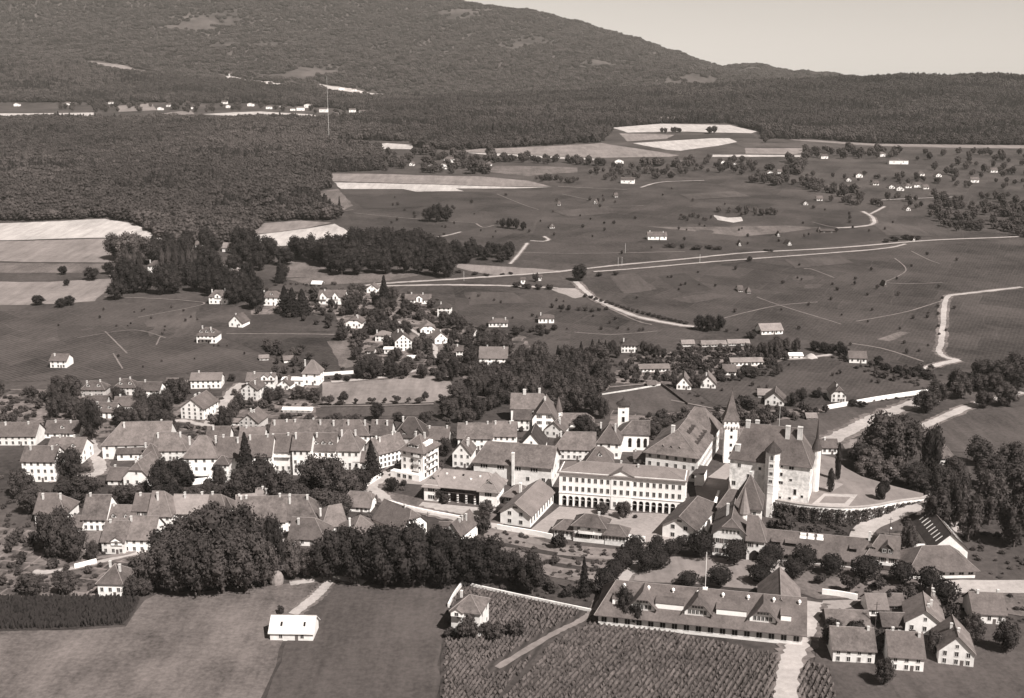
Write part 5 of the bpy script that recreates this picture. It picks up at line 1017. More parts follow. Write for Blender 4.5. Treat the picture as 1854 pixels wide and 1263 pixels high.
village('hill farms', 'hamlet', [(1121, 297, 16), (1136, 332, 24), (1331, 301, 10), (1395, 317, 12), (1413, 314, 10), (1207, 221, 32), (1232, 297, 12), (1310, 297, 10)], 'pale farmhouse')
village('vineyard village', 'dark copse', [(1493, 287, 13), (1598, 283, 13), (1627, 297, 34), (1556, 321, 12), (1537, 328, 8), (1615, 341, 10), (1630, 345, 13), (1645, 340, 11), (1662, 339, 14), (1677, 342, 10), (1668, 318, 12), (1586, 335, 10), (1459, 371, 8), (1484, 363, 10), (1645, 381, 8), (1700, 320, 10), (1765, 330, 14), (1800, 312, 12)])
village('open slope', 'lone clump', [(603, 376, 10), (1012, 372, 5), (1078, 369, 5), (1116, 357, 5), (1410, 428, 5), (1484, 420, 4), (1341, 528, 8), (1356, 531, 6), (1603, 519, 4), (1000, 413, 9), (1430, 444, 7), (1340, 445, 5), (1655, 437, 5)], 'vineyard hut')

# small things: haystack, poles
def haystack():
    p = G(501, 1056); o_ = thing('haystack', 'tall rounded haystack at the edge of the tree mass', 'haystack', p); mb = MB()
    z = 0; prof = [(2.4, 0), (2.6, 1.2), (2.5, 2.6), (2.0, 3.8), (1.2, 4.6), (.3, 5.0)]
    for (r0, z0), (r1, z1) in zip(prof, prof[1:]): mb.prism(0, 0, r0, r1, z0, z1, 14)
    new_obj('stack', mb.mesh(), 'straw', o_); mb = MB(); mb.tube((0, 0, 4.6), (0, 0, 5.8), .08); new_obj('pole', mb.mesh(), 'bark', o_)
haystack()
def heap():
    p = G(1468, 648); rn = random.Random(5); vs, fs = [], []; n, m = 20, 6
    for j in range(m + 1):
        for i in range(n): t = 2 * math.pi * i / n; r = (1 - j / m) ** .6 * (1 + rn.uniform(-.12, .12)); vs.append((r * 4.2 * math.cos(t), r * 3 * math.sin(t), 3.2 * j / m))
    for j in range(m):
        for i in range(n): fs.append((j * n + i, j * n + (i + 1) % n, (j + 1) * n + (i + 1) % n, (j + 1) * n + i))
    me = bpy.data.meshes.new('heap'); me.from_pydata(vs, [], fs); o = new_obj('chalk_heap', me, 'stubble', None, p); o['label'] = 'rounded white heap beside the shed on the orchard lane'; o['category'] = 'heap'
heap()
for x, y, h, lab, lamp in [(1610, 975, 9, 'lamp post with round white lamp at the curving castle road', True), (1584, 1140, 10, 'dark pole standing among the sheds near the barracks', False), (1132, 458, 9, 'white mast beside the upper vineyard track', False), (1119, 482, 8, 'railway pole, first of the pair by the line', False), (1126, 481, 8, 'railway pole, second of the pair by the line', False),
                           (1267, 476, 8, 'railway pole beside the dark trackside bush', False), (840, 508, 8, 'railway pole near the pale triangular field', False), (775, 960, 8, 'thin pole beside the tram road', False), (683, 935, 8, 'thin pole by the curved roof pavilion', False)]:
    p = G(x, y); o_ = thing('lamp_post' if lamp else 'utility_pole', lab, 'lamp' if lamp else 'pole', p); mb = MB(); mb.tube((0, 0, 0), (0, 0, h), .13, 6); new_obj('pole', mb.mesh(), 'bark' if y > 900 else 'frame', o_)
    mb = MB(); mb.box(-.9, -.07, h - .9, .9, .07, h - .75); new_obj('crossarm', mb.mesh(), 'bark', o_)
    if lamp: mb = MB(); mb.prism(.3, 0, .3, .45, h - 5, h - 4.6, 8); mb.prism(.3, 0, .45, .2, h - 4.6, h - 4.1, 8); new_obj('lamp_globe', mb.mesh(), 'sheet_white', o_)

def car():
    p = G(708, 853); o_ = thing('parked_car', 'dark car parked in the street beside the apartment block', 'car', p); o_.rotation_euler = (0, 0, R(38))
    mb = MB(); P = [(-2.1, .35), (-2.1, .85), (-1.2, .95), (-.7, 1.5), (.8, 1.5), (1.5, .95), (2.1, .85), (2.1, .35)]; n = len(P)
    mb.add([(x, -.8, z) for x, z in P] + [(x, .8, z) for x, z in P], [list(range(n - 1, -1, -1)), list(range(n, 2 * n))] + [(k, (k + 1) % n, n + (k + 1) % n, n + k) for k in range(n)]); new_obj('body', mb.mesh(), 'iron', o_)
    for x in (-1.3, 1.3):
        for y in (-.82, .82): mb = MB(); mb.tube((x, y - .1, .34), (x, y + .1, .34), .34, 10); new_obj('wheel', mb.mesh(), 'roof_dark', o_)
    for y in (-.81, .81): mb = MB(); mb.box(-.6, y - .01, 1.0, .75, y + .01, 1.4); new_obj('side_window', mb.mesh(), 'frame', o_)
car()

for x, y, w, d, h, r, rt, rf, lab in [(311, 697, 20, 6, 6, 1.6, 2, 'roof', 'small brown shed behind the third vineyard-edge house'), (424, 770, 20, 6, 7, 1.0, -4, 'roof_slate', 'flat shed beside the foot of the climbing street'), (478, 652, 16, 5, 5, 1.4, 10, 'roof_pale', 'pale shed at the vineyard corner below the dark bushes'), (671, 640, 13, 5, 6, 1.6, -6, 'roof', 'small shed beside the cube-like white house'),
        (746, 652, 16, 5, 5, 1.0, 4, 'sheet_old', 'low white lean-to below the tall gabled villa house'), (1076, 786, 20, 7, 8, 2.2, -6, 'roof', 'small brown outhouse between manor farm and church'), (286, 902, 24, 6, 8, 2.0, -5, 'roof_old', 'garden shed behind the narrow shuttered house'), (135, 962, 26, 8, 10, 3.0, -4, 'roof_old', 'small brown house wedged beside the fire-wall house'),
        (700, 985, 22, 7, 8, 2.6, 20, 'roof_old', 'outhouse behind the half-hipped gable of the lower town'), (1160, 838, 24, 8, 9, 2.4, -6, 'roof', 'low house between church and hipped barracks'), (985, 902, 20, 7, 8, 1.4, -5, 'roof_slate', 'lean-to between arsenal gable and arcaded barracks'), (1470, 760, 18, 6, 5, 1.6, 0, 'roof_pale', 'garden hut in the meadow behind the castle roof'),
        (560, 830, 30, 9, 16, 4.0, -3, 'roof_old', 'low courtyard house between the two street rows'), (455, 812, 44, 11, 16, 5.0, -2, 'roof_old', 'brown courtyard house behind the tall pointed fir'), (395, 806, 40, 10, 14, 4.4, 2, 'roof', 'brown house behind the tall mansion roof'), (1180, 700, 14, 5, 5, 1.4, 0, 'roof', 'tool hut at the top of the church meadow')]:
    H(lab, x, y, w, d, h, r, rt, roof=rf, ch=1 if h > 8 else 0, name='shed' if h < 8 else 'house', cat='shed' if h < 8 else 'house', wall='plaster_cream' if h < 8 else 'plaster')

for x, y, w, d, h, r, rt, rg, rf, lab in [(1545, 1200, 74, 12, 24, 4.4, -6, 'x', 'roof_old', 'long dark roofed house in the near corner below the sheds'), (1640, 1215, 60, 13, 26, 5.0, -8, 'x', 'roof', 'dark roofed house in the near corner, beside the long one'), (1730, 1205, 60, 14, 26, 5.0, -14, 'y', 'roof_old', 'gabled house in the near corner below the broad-eaved one'), (1790, 1130, 56, 12, 20, 4.6, -6, 'x', 'roof', 'house with dark roof at the road beyond the clipped limes')]:
    H(lab, x, y, w, d, h, r, rt, rg, roof=rf, ch=2, wall='plaster_cream')
def radio_mast():
    p = G(596, 257); o_ = thing('radio_mast', 'very tall thin pale mast rising beside the forest edge', 'mast', p); s = S(p); h = 116 / s
    mb = MB(); mb.prism(0, 0, .4, .2, 0, h, 5); new_obj('mast', mb.mesh(), 'frame', o_); mb = MB(); mb.box(-5, -3, -1, 5, 3, 3.2); new_obj('hut', mb.mesh(), 'plaster', o_)
    mb = MB(); mb.slab([[(-5.6, -3.6, 3.1), (5.6, -3.6, 3.1), (5.6, 0, 4.6), (-5.6, 0, 4.6)], [(-5.6, 0, 4.6), (5.6, 0, 4.6), (5.6, 3.6, 3.1), (-5.6, 3.6, 3.1)]], .2); new_obj('hut_roof', mb.mesh(), 'roof_pale', o_)
radio_mast()

# ------------------------------------------------------------------ trees: leaf-clump crowns on trunks with limbs
def blob(vs, fs, c, r, rz, n=7, m=4):
    n0 = len(vs)
    for j in range(m + 1):
        t = math.pi * j / m
        for i in range(n):
            a = 2 * math.pi * (i + .5 * (j % 2)) / n; vs.append((c[0] + r * math.sin(t) * math.cos(a), c[1] + r * math.sin(t) * math.sin(a), c[2] - rz * math.cos(t)))
    for j in range(m):
        for i in range(n): fs.append((n0 + j * n + i, n0 + j * n + (i + 1) % n, n0 + (j + 1) * n + (i + 1) % n, n0 + (j + 1) * n + i))
def leafq(vs, fs, p, nrm, a, rn):
    nrm = (nrm + Vector((rn.gauss(0, .8), rn.gauss(0, .8), rn.gauss(0, .8)))).normalized(); u = nrm.orthogonal().normalized(); v = nrm.cross(u); t = rn.uniform(0, 6.28)
    u, v = u * math.cos(t) + v * math.sin(t), v * math.cos(t) - u * math.sin(t); n0 = len(vs); e = nrm * a * rn.uniform(.2, .6)
    vs += [tuple(p + u * a), tuple(p + v * a * rn.uniform(.6, 1) - e), tuple(p - u * a), tuple(p - v * a * rn.uniform(.6, 1) - e)]; fs.append((n0, n0 + 1, n0 + 2, n0 + 3))
def crown_mesh(kind, seed, n, a):
    rn = random.Random(seed); vs, fs = [], []
    if kind in ('round', 'bush', 'fruit'):
        lob = []; nl = {'round': 17, 'bush': 6, 'fruit': 6}[kind]; zc, zr = {'round': (.54, .34), 'bush': (.42, .25), 'fruit': (.62, .22)}[kind]
        for k in range(nl):
            t = 2 * math.pi * k / nl * 1.618 * 2 + rn.uniform(-.4, .4); q = -1 + 2 * (k + .5) / nl; rr = math.sqrt(max(0, 1 - q * q)); R0 = .29 + rn.uniform(-.07, .08)
            lob.append((Vector((R0 * rr * math.cos(t), R0 * rr * math.sin(t), zc + zr * q * rn.uniform(.85, 1.05))), rn.uniform(.13, .21)))
        lob.append((Vector((0, 0, zc)), .22))
        for c, r in lob:
            blob(vs, fs, c, r * .72, r * .70)
            for i in range(int(n / nl * (r / .2) ** 2)):
                d = Vector((rn.gauss(0, 1), rn.gauss(0, 1), rn.gauss(0, 1) + .25)).normalized(); leafq(vs, fs, c + d * r * rn.uniform(.72, 1.18), d, a * rn.uniform(.6, 1.3), rn)
    elif kind == 'clip':
        blob(vs, fs, (0, 0, .58), .36, .30, 12, 7)
        for i in range(n):
            d = Vector((rn.gauss(0, 1), rn.gauss(0, 1), rn.gauss(0, 1))).normalized(); w = 1 + .16 * math.sin(d.x * 7 + seed) * math.sin(d.z * 6 + d.y * 5) + rn.uniform(-.07, .07); leafq(vs, fs, Vector((d.x * .47 * w, d.y * .47 * w, .58 + d.z * .39 * w)), d, a * rn.uniform(.6, 1.2), rn)
    elif kind == 'fir':
        for k in range(9):
            z = .1 + k * .1; r = .46 * (1 - z) + .03; n0 = len(vs); m = 9
            for i in range(m): t = 2 * math.pi * i / m + k; q = r * rn.uniform(.7, 1.0); vs.append((q * math.cos(t), q * math.sin(t), z))
            vs.append((0, 0, min(1, z + .22))); fs += [(n0 + i, n0 + (i + 1) % m, n0 + m) for i in range(m)]
        for i in range(n):
            z = rn.random() ** 1.5 * .9 + .07; t = rn.uniform(0, 6.28); r = (.5 * (1 - z) + .015) * (.75 + .3 * math.sin(z * 55 + 3 * math.sin(t * 3))) ; d = Vector((math.cos(t), math.sin(t), .25)); leafq(vs, fs, Vector((r * d.x, r * d.y, z)), d, a * rn.uniform(.5, 1.1), rn)
    else:  # columnar: cypress, poplar
        blob(vs, fs, (0, 0, .5), .36, .44, 9, 8)
        for i in range(n):
            z = rn.uniform(.04, 1); t = rn.uniform(0, 6.28); r = .5 * math.sin(math.pi * min(1, z * .86 + .12)) ** .7 * (.86 + .2 * math.sin(t * 4 + z * 9)); d = Vector((math.cos(t), math.sin(t), .5)); leafq(vs, fs, Vector((r * d.x, r * d.y, z)), d, a * rn.uniform(.5, 1.2), rn)
    me = bpy.data.meshes.new('crown_' + kind); me.from_pydata(vs, [], fs); me.update(); return me
def trunk_mesh(top, r, limbs):
    mb = MB(); rn = random.Random(4); mb.prism(0, 0, r * 1.5, r, -.06, top * .5, 7); mb.prism(0, 0, r, r * .5, top * .5, top, 7)
    for k in range(limbs): t = 2 * math.pi * k / limbs; mb.tube((0, 0, top * (.5 + .08 * k)), (.26 * math.cos(t), .26 * math.sin(t), top * .8 + .2), r * .35, 5)
    return mb.mesh('trunk')
KIND = {'round': ('tree', 'leaf', 4, 2400, .027, .5, .022, 5), 'pale': ('tree', 'leaf_pale', 2, 2400, .027, .55, .022, 5), 'dark': ('tree', 'leaf_dark', 3, 2400, .027, .55, .022, 5), 'clip': ('clipped_tree', 'leaf_dark', 3, 1300, .036, .45, .03, 4),
        'fir': ('fir_tree', 'needle', 3, 1500, .04, .8, .02, 0), 'col': ('columnar_tree', 'leaf_dark', 2, 900, .06, .7, .04, 0), 'poplar': ('poplar', 'leaf', 2, 900, .07, .7, .04, 0), 'bush': ('shrub', 'leaf', 3, 500, .06, .3, .02, 4), 'fruit': ('fruit_tree', 'leaf', 3, 480, .055, .5, .025, 4)}
CR, TR = {}, {}
for k, (nm, m, nv, n, a, top, r, lb) in KIND.items():
    gk = {'pale': 'round', 'dark': 'round', 'poplar': 'col'}.get(k, k)
    for j in range(nv):
        me = crown_mesh(gk, 11 + j * 7 + len(k), n, a); me.materials.append(MATS[m]); CR[k, j] = me
    TR[k] = trunk_mesh(top, r, lb); TR[k].materials.append(MATS['bark'])
NT = [0]
def tree(x, y, w, h, kind, label, group=None, z=None, nm2=None):
    p = G(x, y, z); s = S(p); nm, m, nv = KIND[kind][:3]; NT[0] += 1; rn = random.Random(NT[0] * 13)
    o = thing(nm2 or nm, label, {'tree': 'tree', 'clipped_tree': 'tree', 'fir_tree': 'fir', 'columnar_tree': 'cypress', 'poplar': 'poplar', 'shrub': 'shrub', 'fruit_tree': 'fruit tree'}[nm], p, group)
    o.rotation_euler = (0, 0, rn.uniform(0, 6.28)); o.scale = (w / s * 1.06, w / s * 1.06, h / (s * CT(p)) * 1.04)
    for q, me in (('trunk', TR[kind]), ('crown', CR[kind, rn.randrange(nv)])):
        c = bpy.data.objects.new(q, me); col.objects.link(c); c.parent = o
    return o
def grove(kind, noun, start, place, pts, z=None):
    for k, (x, y, w, h) in enumerate(sorted(pts)):
        tree(x, y, w, h, kind, f'{noun}, {ordw(k)} from the {start} {place}', f'{noun}s {place}', z, '_'.join(noun.split()[-2:]) if KIND[kind][0] == 'tree' else None)

def inside(x, y, poly):
    c = False; n = len(poly)
    for i in range(n):
        (x0, y0), (x1, y1) = poly[i], poly[i - 1]
        if (y0 > y) != (y1 > y) and x < (x1 - x0) * (y - y0) / (y1 - y0) + x0: c = not c
    return c
def near_house(x, y, w):
    return any(abs(x - hx) < hw / 2 + w * .25 and hy - hd < y < hy + max(5, w * .6) for hx, hy, hw, hd in HOUSES)
def near_road(p, w):
    return bool((np.hypot(ROADNP[:, 0] - p.x, ROADNP[:, 1] - p.y) < w).any())
ROADPTS = []
for pts, w in ROADS:
    P = smooth([G(x, y) for x, y in pts], 8); ROADPTS += [(p.x, p.y) for p in P]
ROADNP = np.array(ROADPTS)
def scat(poly, n, w, h, seed, sp=.55, road=5.0):
    rn = random.Random(seed); out = []; xs = [p[0] for p in poly]; ys = [p[1] for p in poly]; t = 0
    while len(out) < n and t < n * 60:
        t += 1; x, y = rn.uniform(min(xs), max(xs)), rn.uniform(min(ys), max(ys)); ww = rn.uniform(*w)
        if not inside(x, y, poly) or near_house(x, y, ww): continue
        if any((x - a) ** 2 + ((y - b) * 2.2) ** 2 < ((ww + c) / 2 * sp * 1.3) ** 2 for a, b, c, d in out): continue
        if near_road(G(x, y), road): continue
        out.append((x, y, ww, ww / sum(w) * 2 * rn.uniform(*h)))
    return out
# the near wooded bank
grove('round', 'large leafy tree', 'corn end', 'of the great tree mass', [(285, 1064, 76, 76), (322, 1074, 84, 92), (362, 1078, 92, 102), (404, 1075, 96, 104), (446, 1070, 92, 100), (480, 1063, 60, 84), (335, 1040, 92, 96), (385, 1036, 100, 118), (436, 1032, 98, 108), (300, 1036, 66, 74), (375, 1000, 90, 84), (425, 1002, 84, 76), (468, 1022, 66, 76), (330, 1010, 70, 66)])
tree(497, 1052, 44, 116, 'dark', 'tall dark tree beside the haystack')
grove('dark', 'dark leafy tree', 'haystack', 'on the bank below the town', [(600, 1052, 66, 88), (648, 1056, 74, 96), (698, 1060, 80, 100), (748, 1063, 84, 104), (800, 1064, 80, 98), (848, 1060, 70, 86), (625, 1018, 66, 62), (690, 1020, 78, 66), (745, 1022, 80, 66), (800, 1024, 70, 62), (885, 1056, 64, 80), (925, 1060, 50, 58)])
grove('pale', 'pale shrubby tree', 'haystack', 'by the wooded bank', [(534, 1048, 36, 44), (556, 1046, 40, 52), (575, 1040, 36, 60), (530, 1015, 34, 40)])
tree(963, 1074, 52, 72, 'dark', 'broad dark tree at the kitchen garden corner')
tree(1057, 1080, 27, 68, 'fir', 'single slim fir beside the kitchen garden')
grove('bush', 'garden shrub', 'broad dark tree', 'along the kitchen garden edge', [(1000, 1072, 30, 22), (1028, 1080, 34, 24), (1085, 1075, 30, 24), (985, 1060, 30, 22), (1005, 1020, 26, 16), (870, 965, 44, 40), (840, 952, 26, 22), (1012, 993, 32, 36)])
grove('bush', 'shrub', 'vineyard house', 'before the near vineyard', [(850, 1156, 44, 52), (900, 1158, 40, 36), (930, 1152, 40, 34), (880, 1150, 34, 28), (815, 1152, 24, 20)])
tree(1131, 1128, 34, 62, 'dark', 'dark tree leaning on the dormered barracks roof')
tree(1152, 1134, 30, 44, 'dark', 'second dark tree before the dormered barracks')
grove('clip', 'clipped round tree', 'dormered barracks', 'along the garden side of the avenue', [(1149, 1003, 34, 32), (1141, 1014, 32, 30), (1128, 1028, 34, 30), (1113, 1045, 34, 30), (1097, 1068, 40, 36)])
grove('clip', 'clipped round tree', 'dormered barracks', 'along the parade side of the avenue', [(1190, 990, 22, 20), (1232, 990, 22, 18), (1215, 1006, 32, 28), (1187, 1016, 36, 34), (1170, 1036, 40, 38), (1195, 1030, 34, 30)])
grove('clip', 'clipped dark tree', 'riding hall', 'on the parade lawn edge', [(1252, 990, 20, 22), (1270, 1012, 44, 48), (1329, 1022, 42, 42), (1246, 1060, 36, 24), (1302, 1060, 44, 32)])
grove('clip', 'clipped lime tree', 'gatehouse', 'before the long low wing', [(1397, 1020, 40, 34), (1386, 1038, 36, 32), (1374, 1058, 38, 32), (1455, 1032, 42, 42), (1438, 1048, 36, 34), (1505, 1042, 40, 36), (1566, 1052, 50, 42), (1632, 1058, 42, 38), (1681, 1074, 44, 44), (1710, 1094, 46, 40), (1470, 1018, 24, 20)])
grove('fruit', 'small open fruit tree', 'dormered barracks', 'behind the sheds', [(1537, 1074, 34, 32), (1591, 1070, 34, 22), (1643, 1088, 36, 28), (1484, 1058, 26, 18), (1608, 1092, 22, 24)])
grove('bush', 'dark shrub', 'dormered barracks', 'among the near sheds', [(1511, 1142, 30, 26), (1550, 1144, 36, 26), (1722, 1128, 40, 50), (1735, 1150, 40, 40), (1650, 1160, 30, 20)])
tree(1643, 1000, 34, 54, 'round', 'upright tree between the lodge and the stable')
grove('round', 'tall roadside tree', 'castle road', 'at the right-hand edge', [(1694, 968, 60, 78), (1728, 955, 44, 92), (1700, 905, 54, 60), (1752, 980, 56, 80), (1790, 950, 66, 90), (1835, 990, 70, 90)])
grove('bush', 'broad shrub', 'gatehouse', 'below the ivy wall', [(1422, 966, 54, 42), (1470, 968, 42, 22), (1522, 974, 38, 16), (1398, 960, 26, 24), (1590, 976, 26, 10), (1640, 945, 30, 12)])
tree(1503, 890, 13, 40, 'col', 'small dark cypress near the castle wall', z=TZ); tree(1516, 868, 11, 62, 'col', 'tallest slim cypress behind the castle terrace', z=TZ)
tree(1594, 903, 19, 28, 'col', 'fat cone-shaped yew on the terrace lawn', z=TZ); tree(1604, 890, 13, 20, 'col', 'smaller yew behind the fat one', z=TZ)
# ------------------------------------------------ groves by area

grove('round', 'park tree', 'castle', 'beside the castle terrace', [(1600, 838, 92, 84), (1642, 836, 66, 70), (1556, 846, 44, 44), (1655, 884, 52, 46), (1672, 904, 46, 40), (1705, 902, 46, 56), (1722, 872, 44, 46), (1738, 908, 40, 50), (1628, 800, 56, 48), (1790, 885, 60, 60), (1830, 862, 60, 60), (1772, 842, 50, 48), (1845, 905, 60, 66)])
grove('pale', 'pale chestnut tree', 'castle', 'under the big park trees', [(1566, 872, 52, 44), (1594, 878, 58, 46), (1622, 868, 44, 42), (1576, 856, 44, 46)])
tree(1685, 868, 42, 96, 'dark', 'tallest dark tree of the park, rising above its neighbours')
grove('round', 'leafy tree', 'meadow road', 'beside the upper meadow road', scat([(1655, 765), (1690, 720), (1740, 690), (1860, 670), (1860, 730), (1720, 752)], 12, (36, 50), (30, 42), 6))
grove('round', 'wood tree', 'hay field', 'in the wood above the manor', scat([(905, 702), (960, 668), (1090, 668), (1102, 705), (1072, 752), (1014, 750), (960, 728), (890, 735)], 44, (30, 50), (36, 52), 8, .42))
grove('round', 'slope tree', 'hay field', 'beside the manor roofs', scat([(800, 778), (826, 715), (850, 690), (895, 690), (905, 735), (862, 775)], 16, (24, 38), (26, 40), 18, .5))
grove('round', 'garden tree', 'hay field', 'beside the farmhouse', scat([(835, 660), (850, 620), (1000, 655), (1100, 655), (1100, 668), (990, 655), (890, 690), (850, 720)], 26, (20, 34), (22, 32), 9))
grove('dark', 'dark park tree', 'stubble field', 'in the park under the forest', scat([(185, 532), (225, 512), (250, 465), (310, 440), (420, 448), (470, 450), (470, 500), (466, 560), (420, 560), (375, 535), (300, 540), (190, 545)], 50, (28, 42), (32, 48), 10, .45))
grove('pale', 'big pale oak', 'stubble field', 'standing free before the park', [(212, 470, 46, 46), (238, 476, 56, 56), (262, 478, 50, 50), (228, 500, 36, 44)])
grove('poplar', 'slim poplar', 'stubble field', 'in the poplar row of the park', [(233, 505, 11, 52), (246, 504, 10, 50), (256, 506, 11, 48), (296, 508, 14, 54), (308, 508, 14, 58), (320, 508, 13, 62), (333, 508, 13, 56), (344, 508, 13, 58), (354, 506, 12, 50)])
grove('dark', 'lone field tree', 'frame edge', 'below the forest', [(115, 497, 18, 16), (166, 507, 30, 22), (198, 496, 22, 22), (121, 517, 12, 12), (110, 556, 20, 16), (126, 553, 22, 18), (70, 552, 24, 18)])
grove('dark', 'dark wood tree', 'stubble field', 'in the railway wood', scat([(585, 470), (640, 452), (760, 450), (815, 478), (812, 503), (740, 496), (600, 498)], 40, (30, 44), (34, 46), 12, .42) + scat([(820, 462), (925, 466), (925, 476), (820, 482)], 12, (22, 30), (20, 30), 13, .4))
grove('dark', 'round dark tree', 'bleached barn', 'below the bright stubble field', [(488, 478, 40, 50), (515, 480, 36, 30), (540, 468, 40, 40), (560, 474, 42, 46), (512, 506, 24, 30), (580, 478, 36, 34), (470, 490, 30, 36)])
grove('fir', 'dark fir', 'bright villa', 'among the upper villas', [(508, 512, 22, 46), (458, 540, 34, 66), (470, 552, 30, 50), (696, 556, 30, 56), (530, 572, 40, 50), (548, 570, 40, 46), (516, 566, 36, 48), (615, 385, 8, 30), (604, 392, 7, 22), (1010, 655, 14, 30), (1052, 640, 12, 22), (1072, 642, 14, 28), (1084, 640, 12, 26), (1096, 640, 12, 24)])
grove('round', 'villa garden tree', 'dark firs', 'on the slope', scat([(560, 560), (640, 530), (720, 540), (770, 560), (840, 580), (850, 640), (800, 690), (650, 690), (640, 640), (560, 560)], 46, (18, 30), (18, 28), 14, .45, 4))
grove('dark', 'dark roadside tree', 'tower villa', 'above the town hay field', [(655, 686, 26, 32), (678, 686, 28, 34), (712, 684, 26, 30), (612, 688, 16, 12), (820, 690, 24, 40), (628, 690, 14, 10)])
grove('fruit', 'fruit tree', 'nursery shed', 'along the hay field path', [(596, 734, 24, 18), (622, 733, 26, 24), (645, 731, 12, 10), (673, 731, 16, 12), (697, 730, 10, 10), (718, 730, 20, 14), (740, 729, 10, 10), (758, 731, 18, 12), (770, 727, 16, 18), (800, 730, 20, 16)])
tree(683, 762, 28, 32, 'dark', 'single round tree in the strip below the hay field')
grove('round', 'garden tree', 'dormered houses', 'above the old town', scat([(100, 705), (150, 722), (330, 728), (330, 768), (290, 778), (100, 760)], 22, (26, 40), (26, 42), 15, .45))
tree(168, 797, 44, 74, 'dark', 'huge dark cedar above the pale street')
grove('round', 'street garden tree', 'gabled house', 'beside the climbing street', [(409, 782, 34, 44), (424, 756, 26, 30), (433, 742, 24, 28), (486, 732, 26, 30), (505, 724, 26, 22), (545, 722, 24, 22), (570, 724, 24, 22), (395, 690, 20, 16), (310, 702, 20, 16), (420, 690, 16, 14), (520, 766, 22, 18), (560, 768, 24, 18), (610, 766, 22, 18), (640, 768, 22, 16), (720, 762, 22, 16), (770, 764, 24, 18)])
grove('round', 'garden tree', 'frame edge', 'in the lower town gardens', [(128, 872, 50, 60), (150, 912, 64, 52), (118, 905, 40, 36), (110, 1010, 62, 86), (135, 1016, 50, 62), (90, 1000, 50, 70), (168, 1014, 26, 34), (215, 908, 40, 28), (240, 912, 46, 36), (262, 902, 30, 30), (120, 1075, 46, 40), (60, 1078, 50, 40), (240, 1082, 34, 36), (262, 1078, 34, 30), (228, 1066, 22, 30), (398, 884, 30, 40), (352, 905, 30, 22), (385, 902, 34, 24), (60, 930, 50, 50), (40, 900, 46, 50)])
grove('dark', 'dark domed tree', 'cedar villa', 'in the mansion garden', [(296, 878, 36, 46), (326, 882, 46, 52), (292, 912, 52, 62), (314, 914, 44, 40), (345, 882, 20, 30)])
tree(447, 876, 46, 90, 'fir', 'tall pointed fir before the main street houses'); tree(673, 864, 40, 64, 'fir', 'broad dark fir at the street bend')
grove('round', 'large garden tree', 'tall pointed fir', 'in the town garden', [(438, 912, 56, 62), (474, 908, 66, 76), (510, 918, 60, 62), (540, 922, 46, 46), (568, 890, 56, 62), (598, 902, 66, 72), (628, 910, 56, 58), (585, 936, 66, 50), (655, 892, 40, 44), (620, 934, 46, 40), (555, 925, 40, 40)])
grove('clip', 'small round tree', 'apartment block', 'on the green at the road curve', [(711, 890, 22, 24), (731, 880, 11, 11)])
grove('round', 'yard tree', 'apartment block', 'behind and beside the barracks', [(806, 826, 28, 34), (796, 906, 26, 24), (806, 912, 20, 18), (880, 934, 34, 26), (905, 930, 20, 14), (1056, 786, 40, 34), (1092, 758, 26, 36), (1128, 938, 32, 30), (1090, 930, 28, 18), (1150, 938, 10, 6), (1070, 790, 30, 24), (1165, 776, 26, 20), (1185, 790, 30, 24), (1205, 776, 26, 18)])
grove('bush', 'garden shrub', 'church', 'above the castle', scat([(1170, 752), (1250, 748), (1330, 745), (1420, 748), (1500, 748), (1480, 760), (1380, 768), (1290, 780), (1230, 800), (1180, 780)], 34, (14, 24), (10, 16), 16, .5, 2) + [(1345, 735, 30, 26), (1330, 745, 36, 30), (1362, 742, 30, 22)])
ORC = [(1130 + 17 * i + 7 * (j % 2) + random.uniform(-3, 3), 640 + 10 * j + random.uniform(-2, 2), random.uniform(12, 17), random.uniform(10, 14)) for j in range(7) for i in range(17)]
ORC = [(x, y, w, h) for x, y, w, h in ORC if inside(x, y, [(1110, 672), (1200, 640), (1260, 634), (1400, 628), (1440, 650), (1420, 690), (1330, 700), (1300, 690), (1200, 690), (1130, 705)]) and not near_house(x, y, w)]
grove('fruit', 'orchard tree', 'wood', 'in the greenhouse orchard', ORC[:75])
grove('round', 'orchard edge tree', 'square villa', 'around the orchard', [(1108, 640, 18, 24), (1165, 640, 18, 22), (1178, 644, 16, 22), (1118, 648, 14, 20), (1190, 648, 18, 24), (1260, 668, 18, 18), (1275, 670, 16, 14), (1305, 686, 20, 18), (1365, 684, 20, 18), (1408, 678, 22, 16), (1390, 648, 24, 30), (1405, 646, 26, 36), (1420, 634, 22, 22), (1440, 640, 20, 26), (1360, 612, 20, 12), (1380, 640, 18, 20), (1260, 702, 28, 24), (1222, 700, 18, 18)])
grove('dark', 'dark hedge tree', 'chalet', 'along the upper lane', [(1475, 634, 22, 16), (1490, 638, 22, 18), (1505, 640, 22, 18), (1520, 643, 20, 24), (1530, 646, 16, 18), (1590, 662, 18, 18), (1605, 670, 16, 12), (1625, 675, 18, 14), (1645, 680, 18, 12), (1660, 678, 20, 16), (1672, 682, 14, 12), (1545, 735, 20, 12), (1560, 736, 20, 10), (1480, 720, 20, 14), (1450, 726, 24, 22), (1434, 735, 24, 22), (1718, 706, 12, 14)])
grove('bush', 'vineyard shrub', 'farmhouse', 'by the vineyard villas', scat([(850, 596), (920, 600), (1010, 588), (1020, 604), (950, 612), (870, 630), (845, 625)], 22, (16, 26), (12, 18), 17, .4, 1))
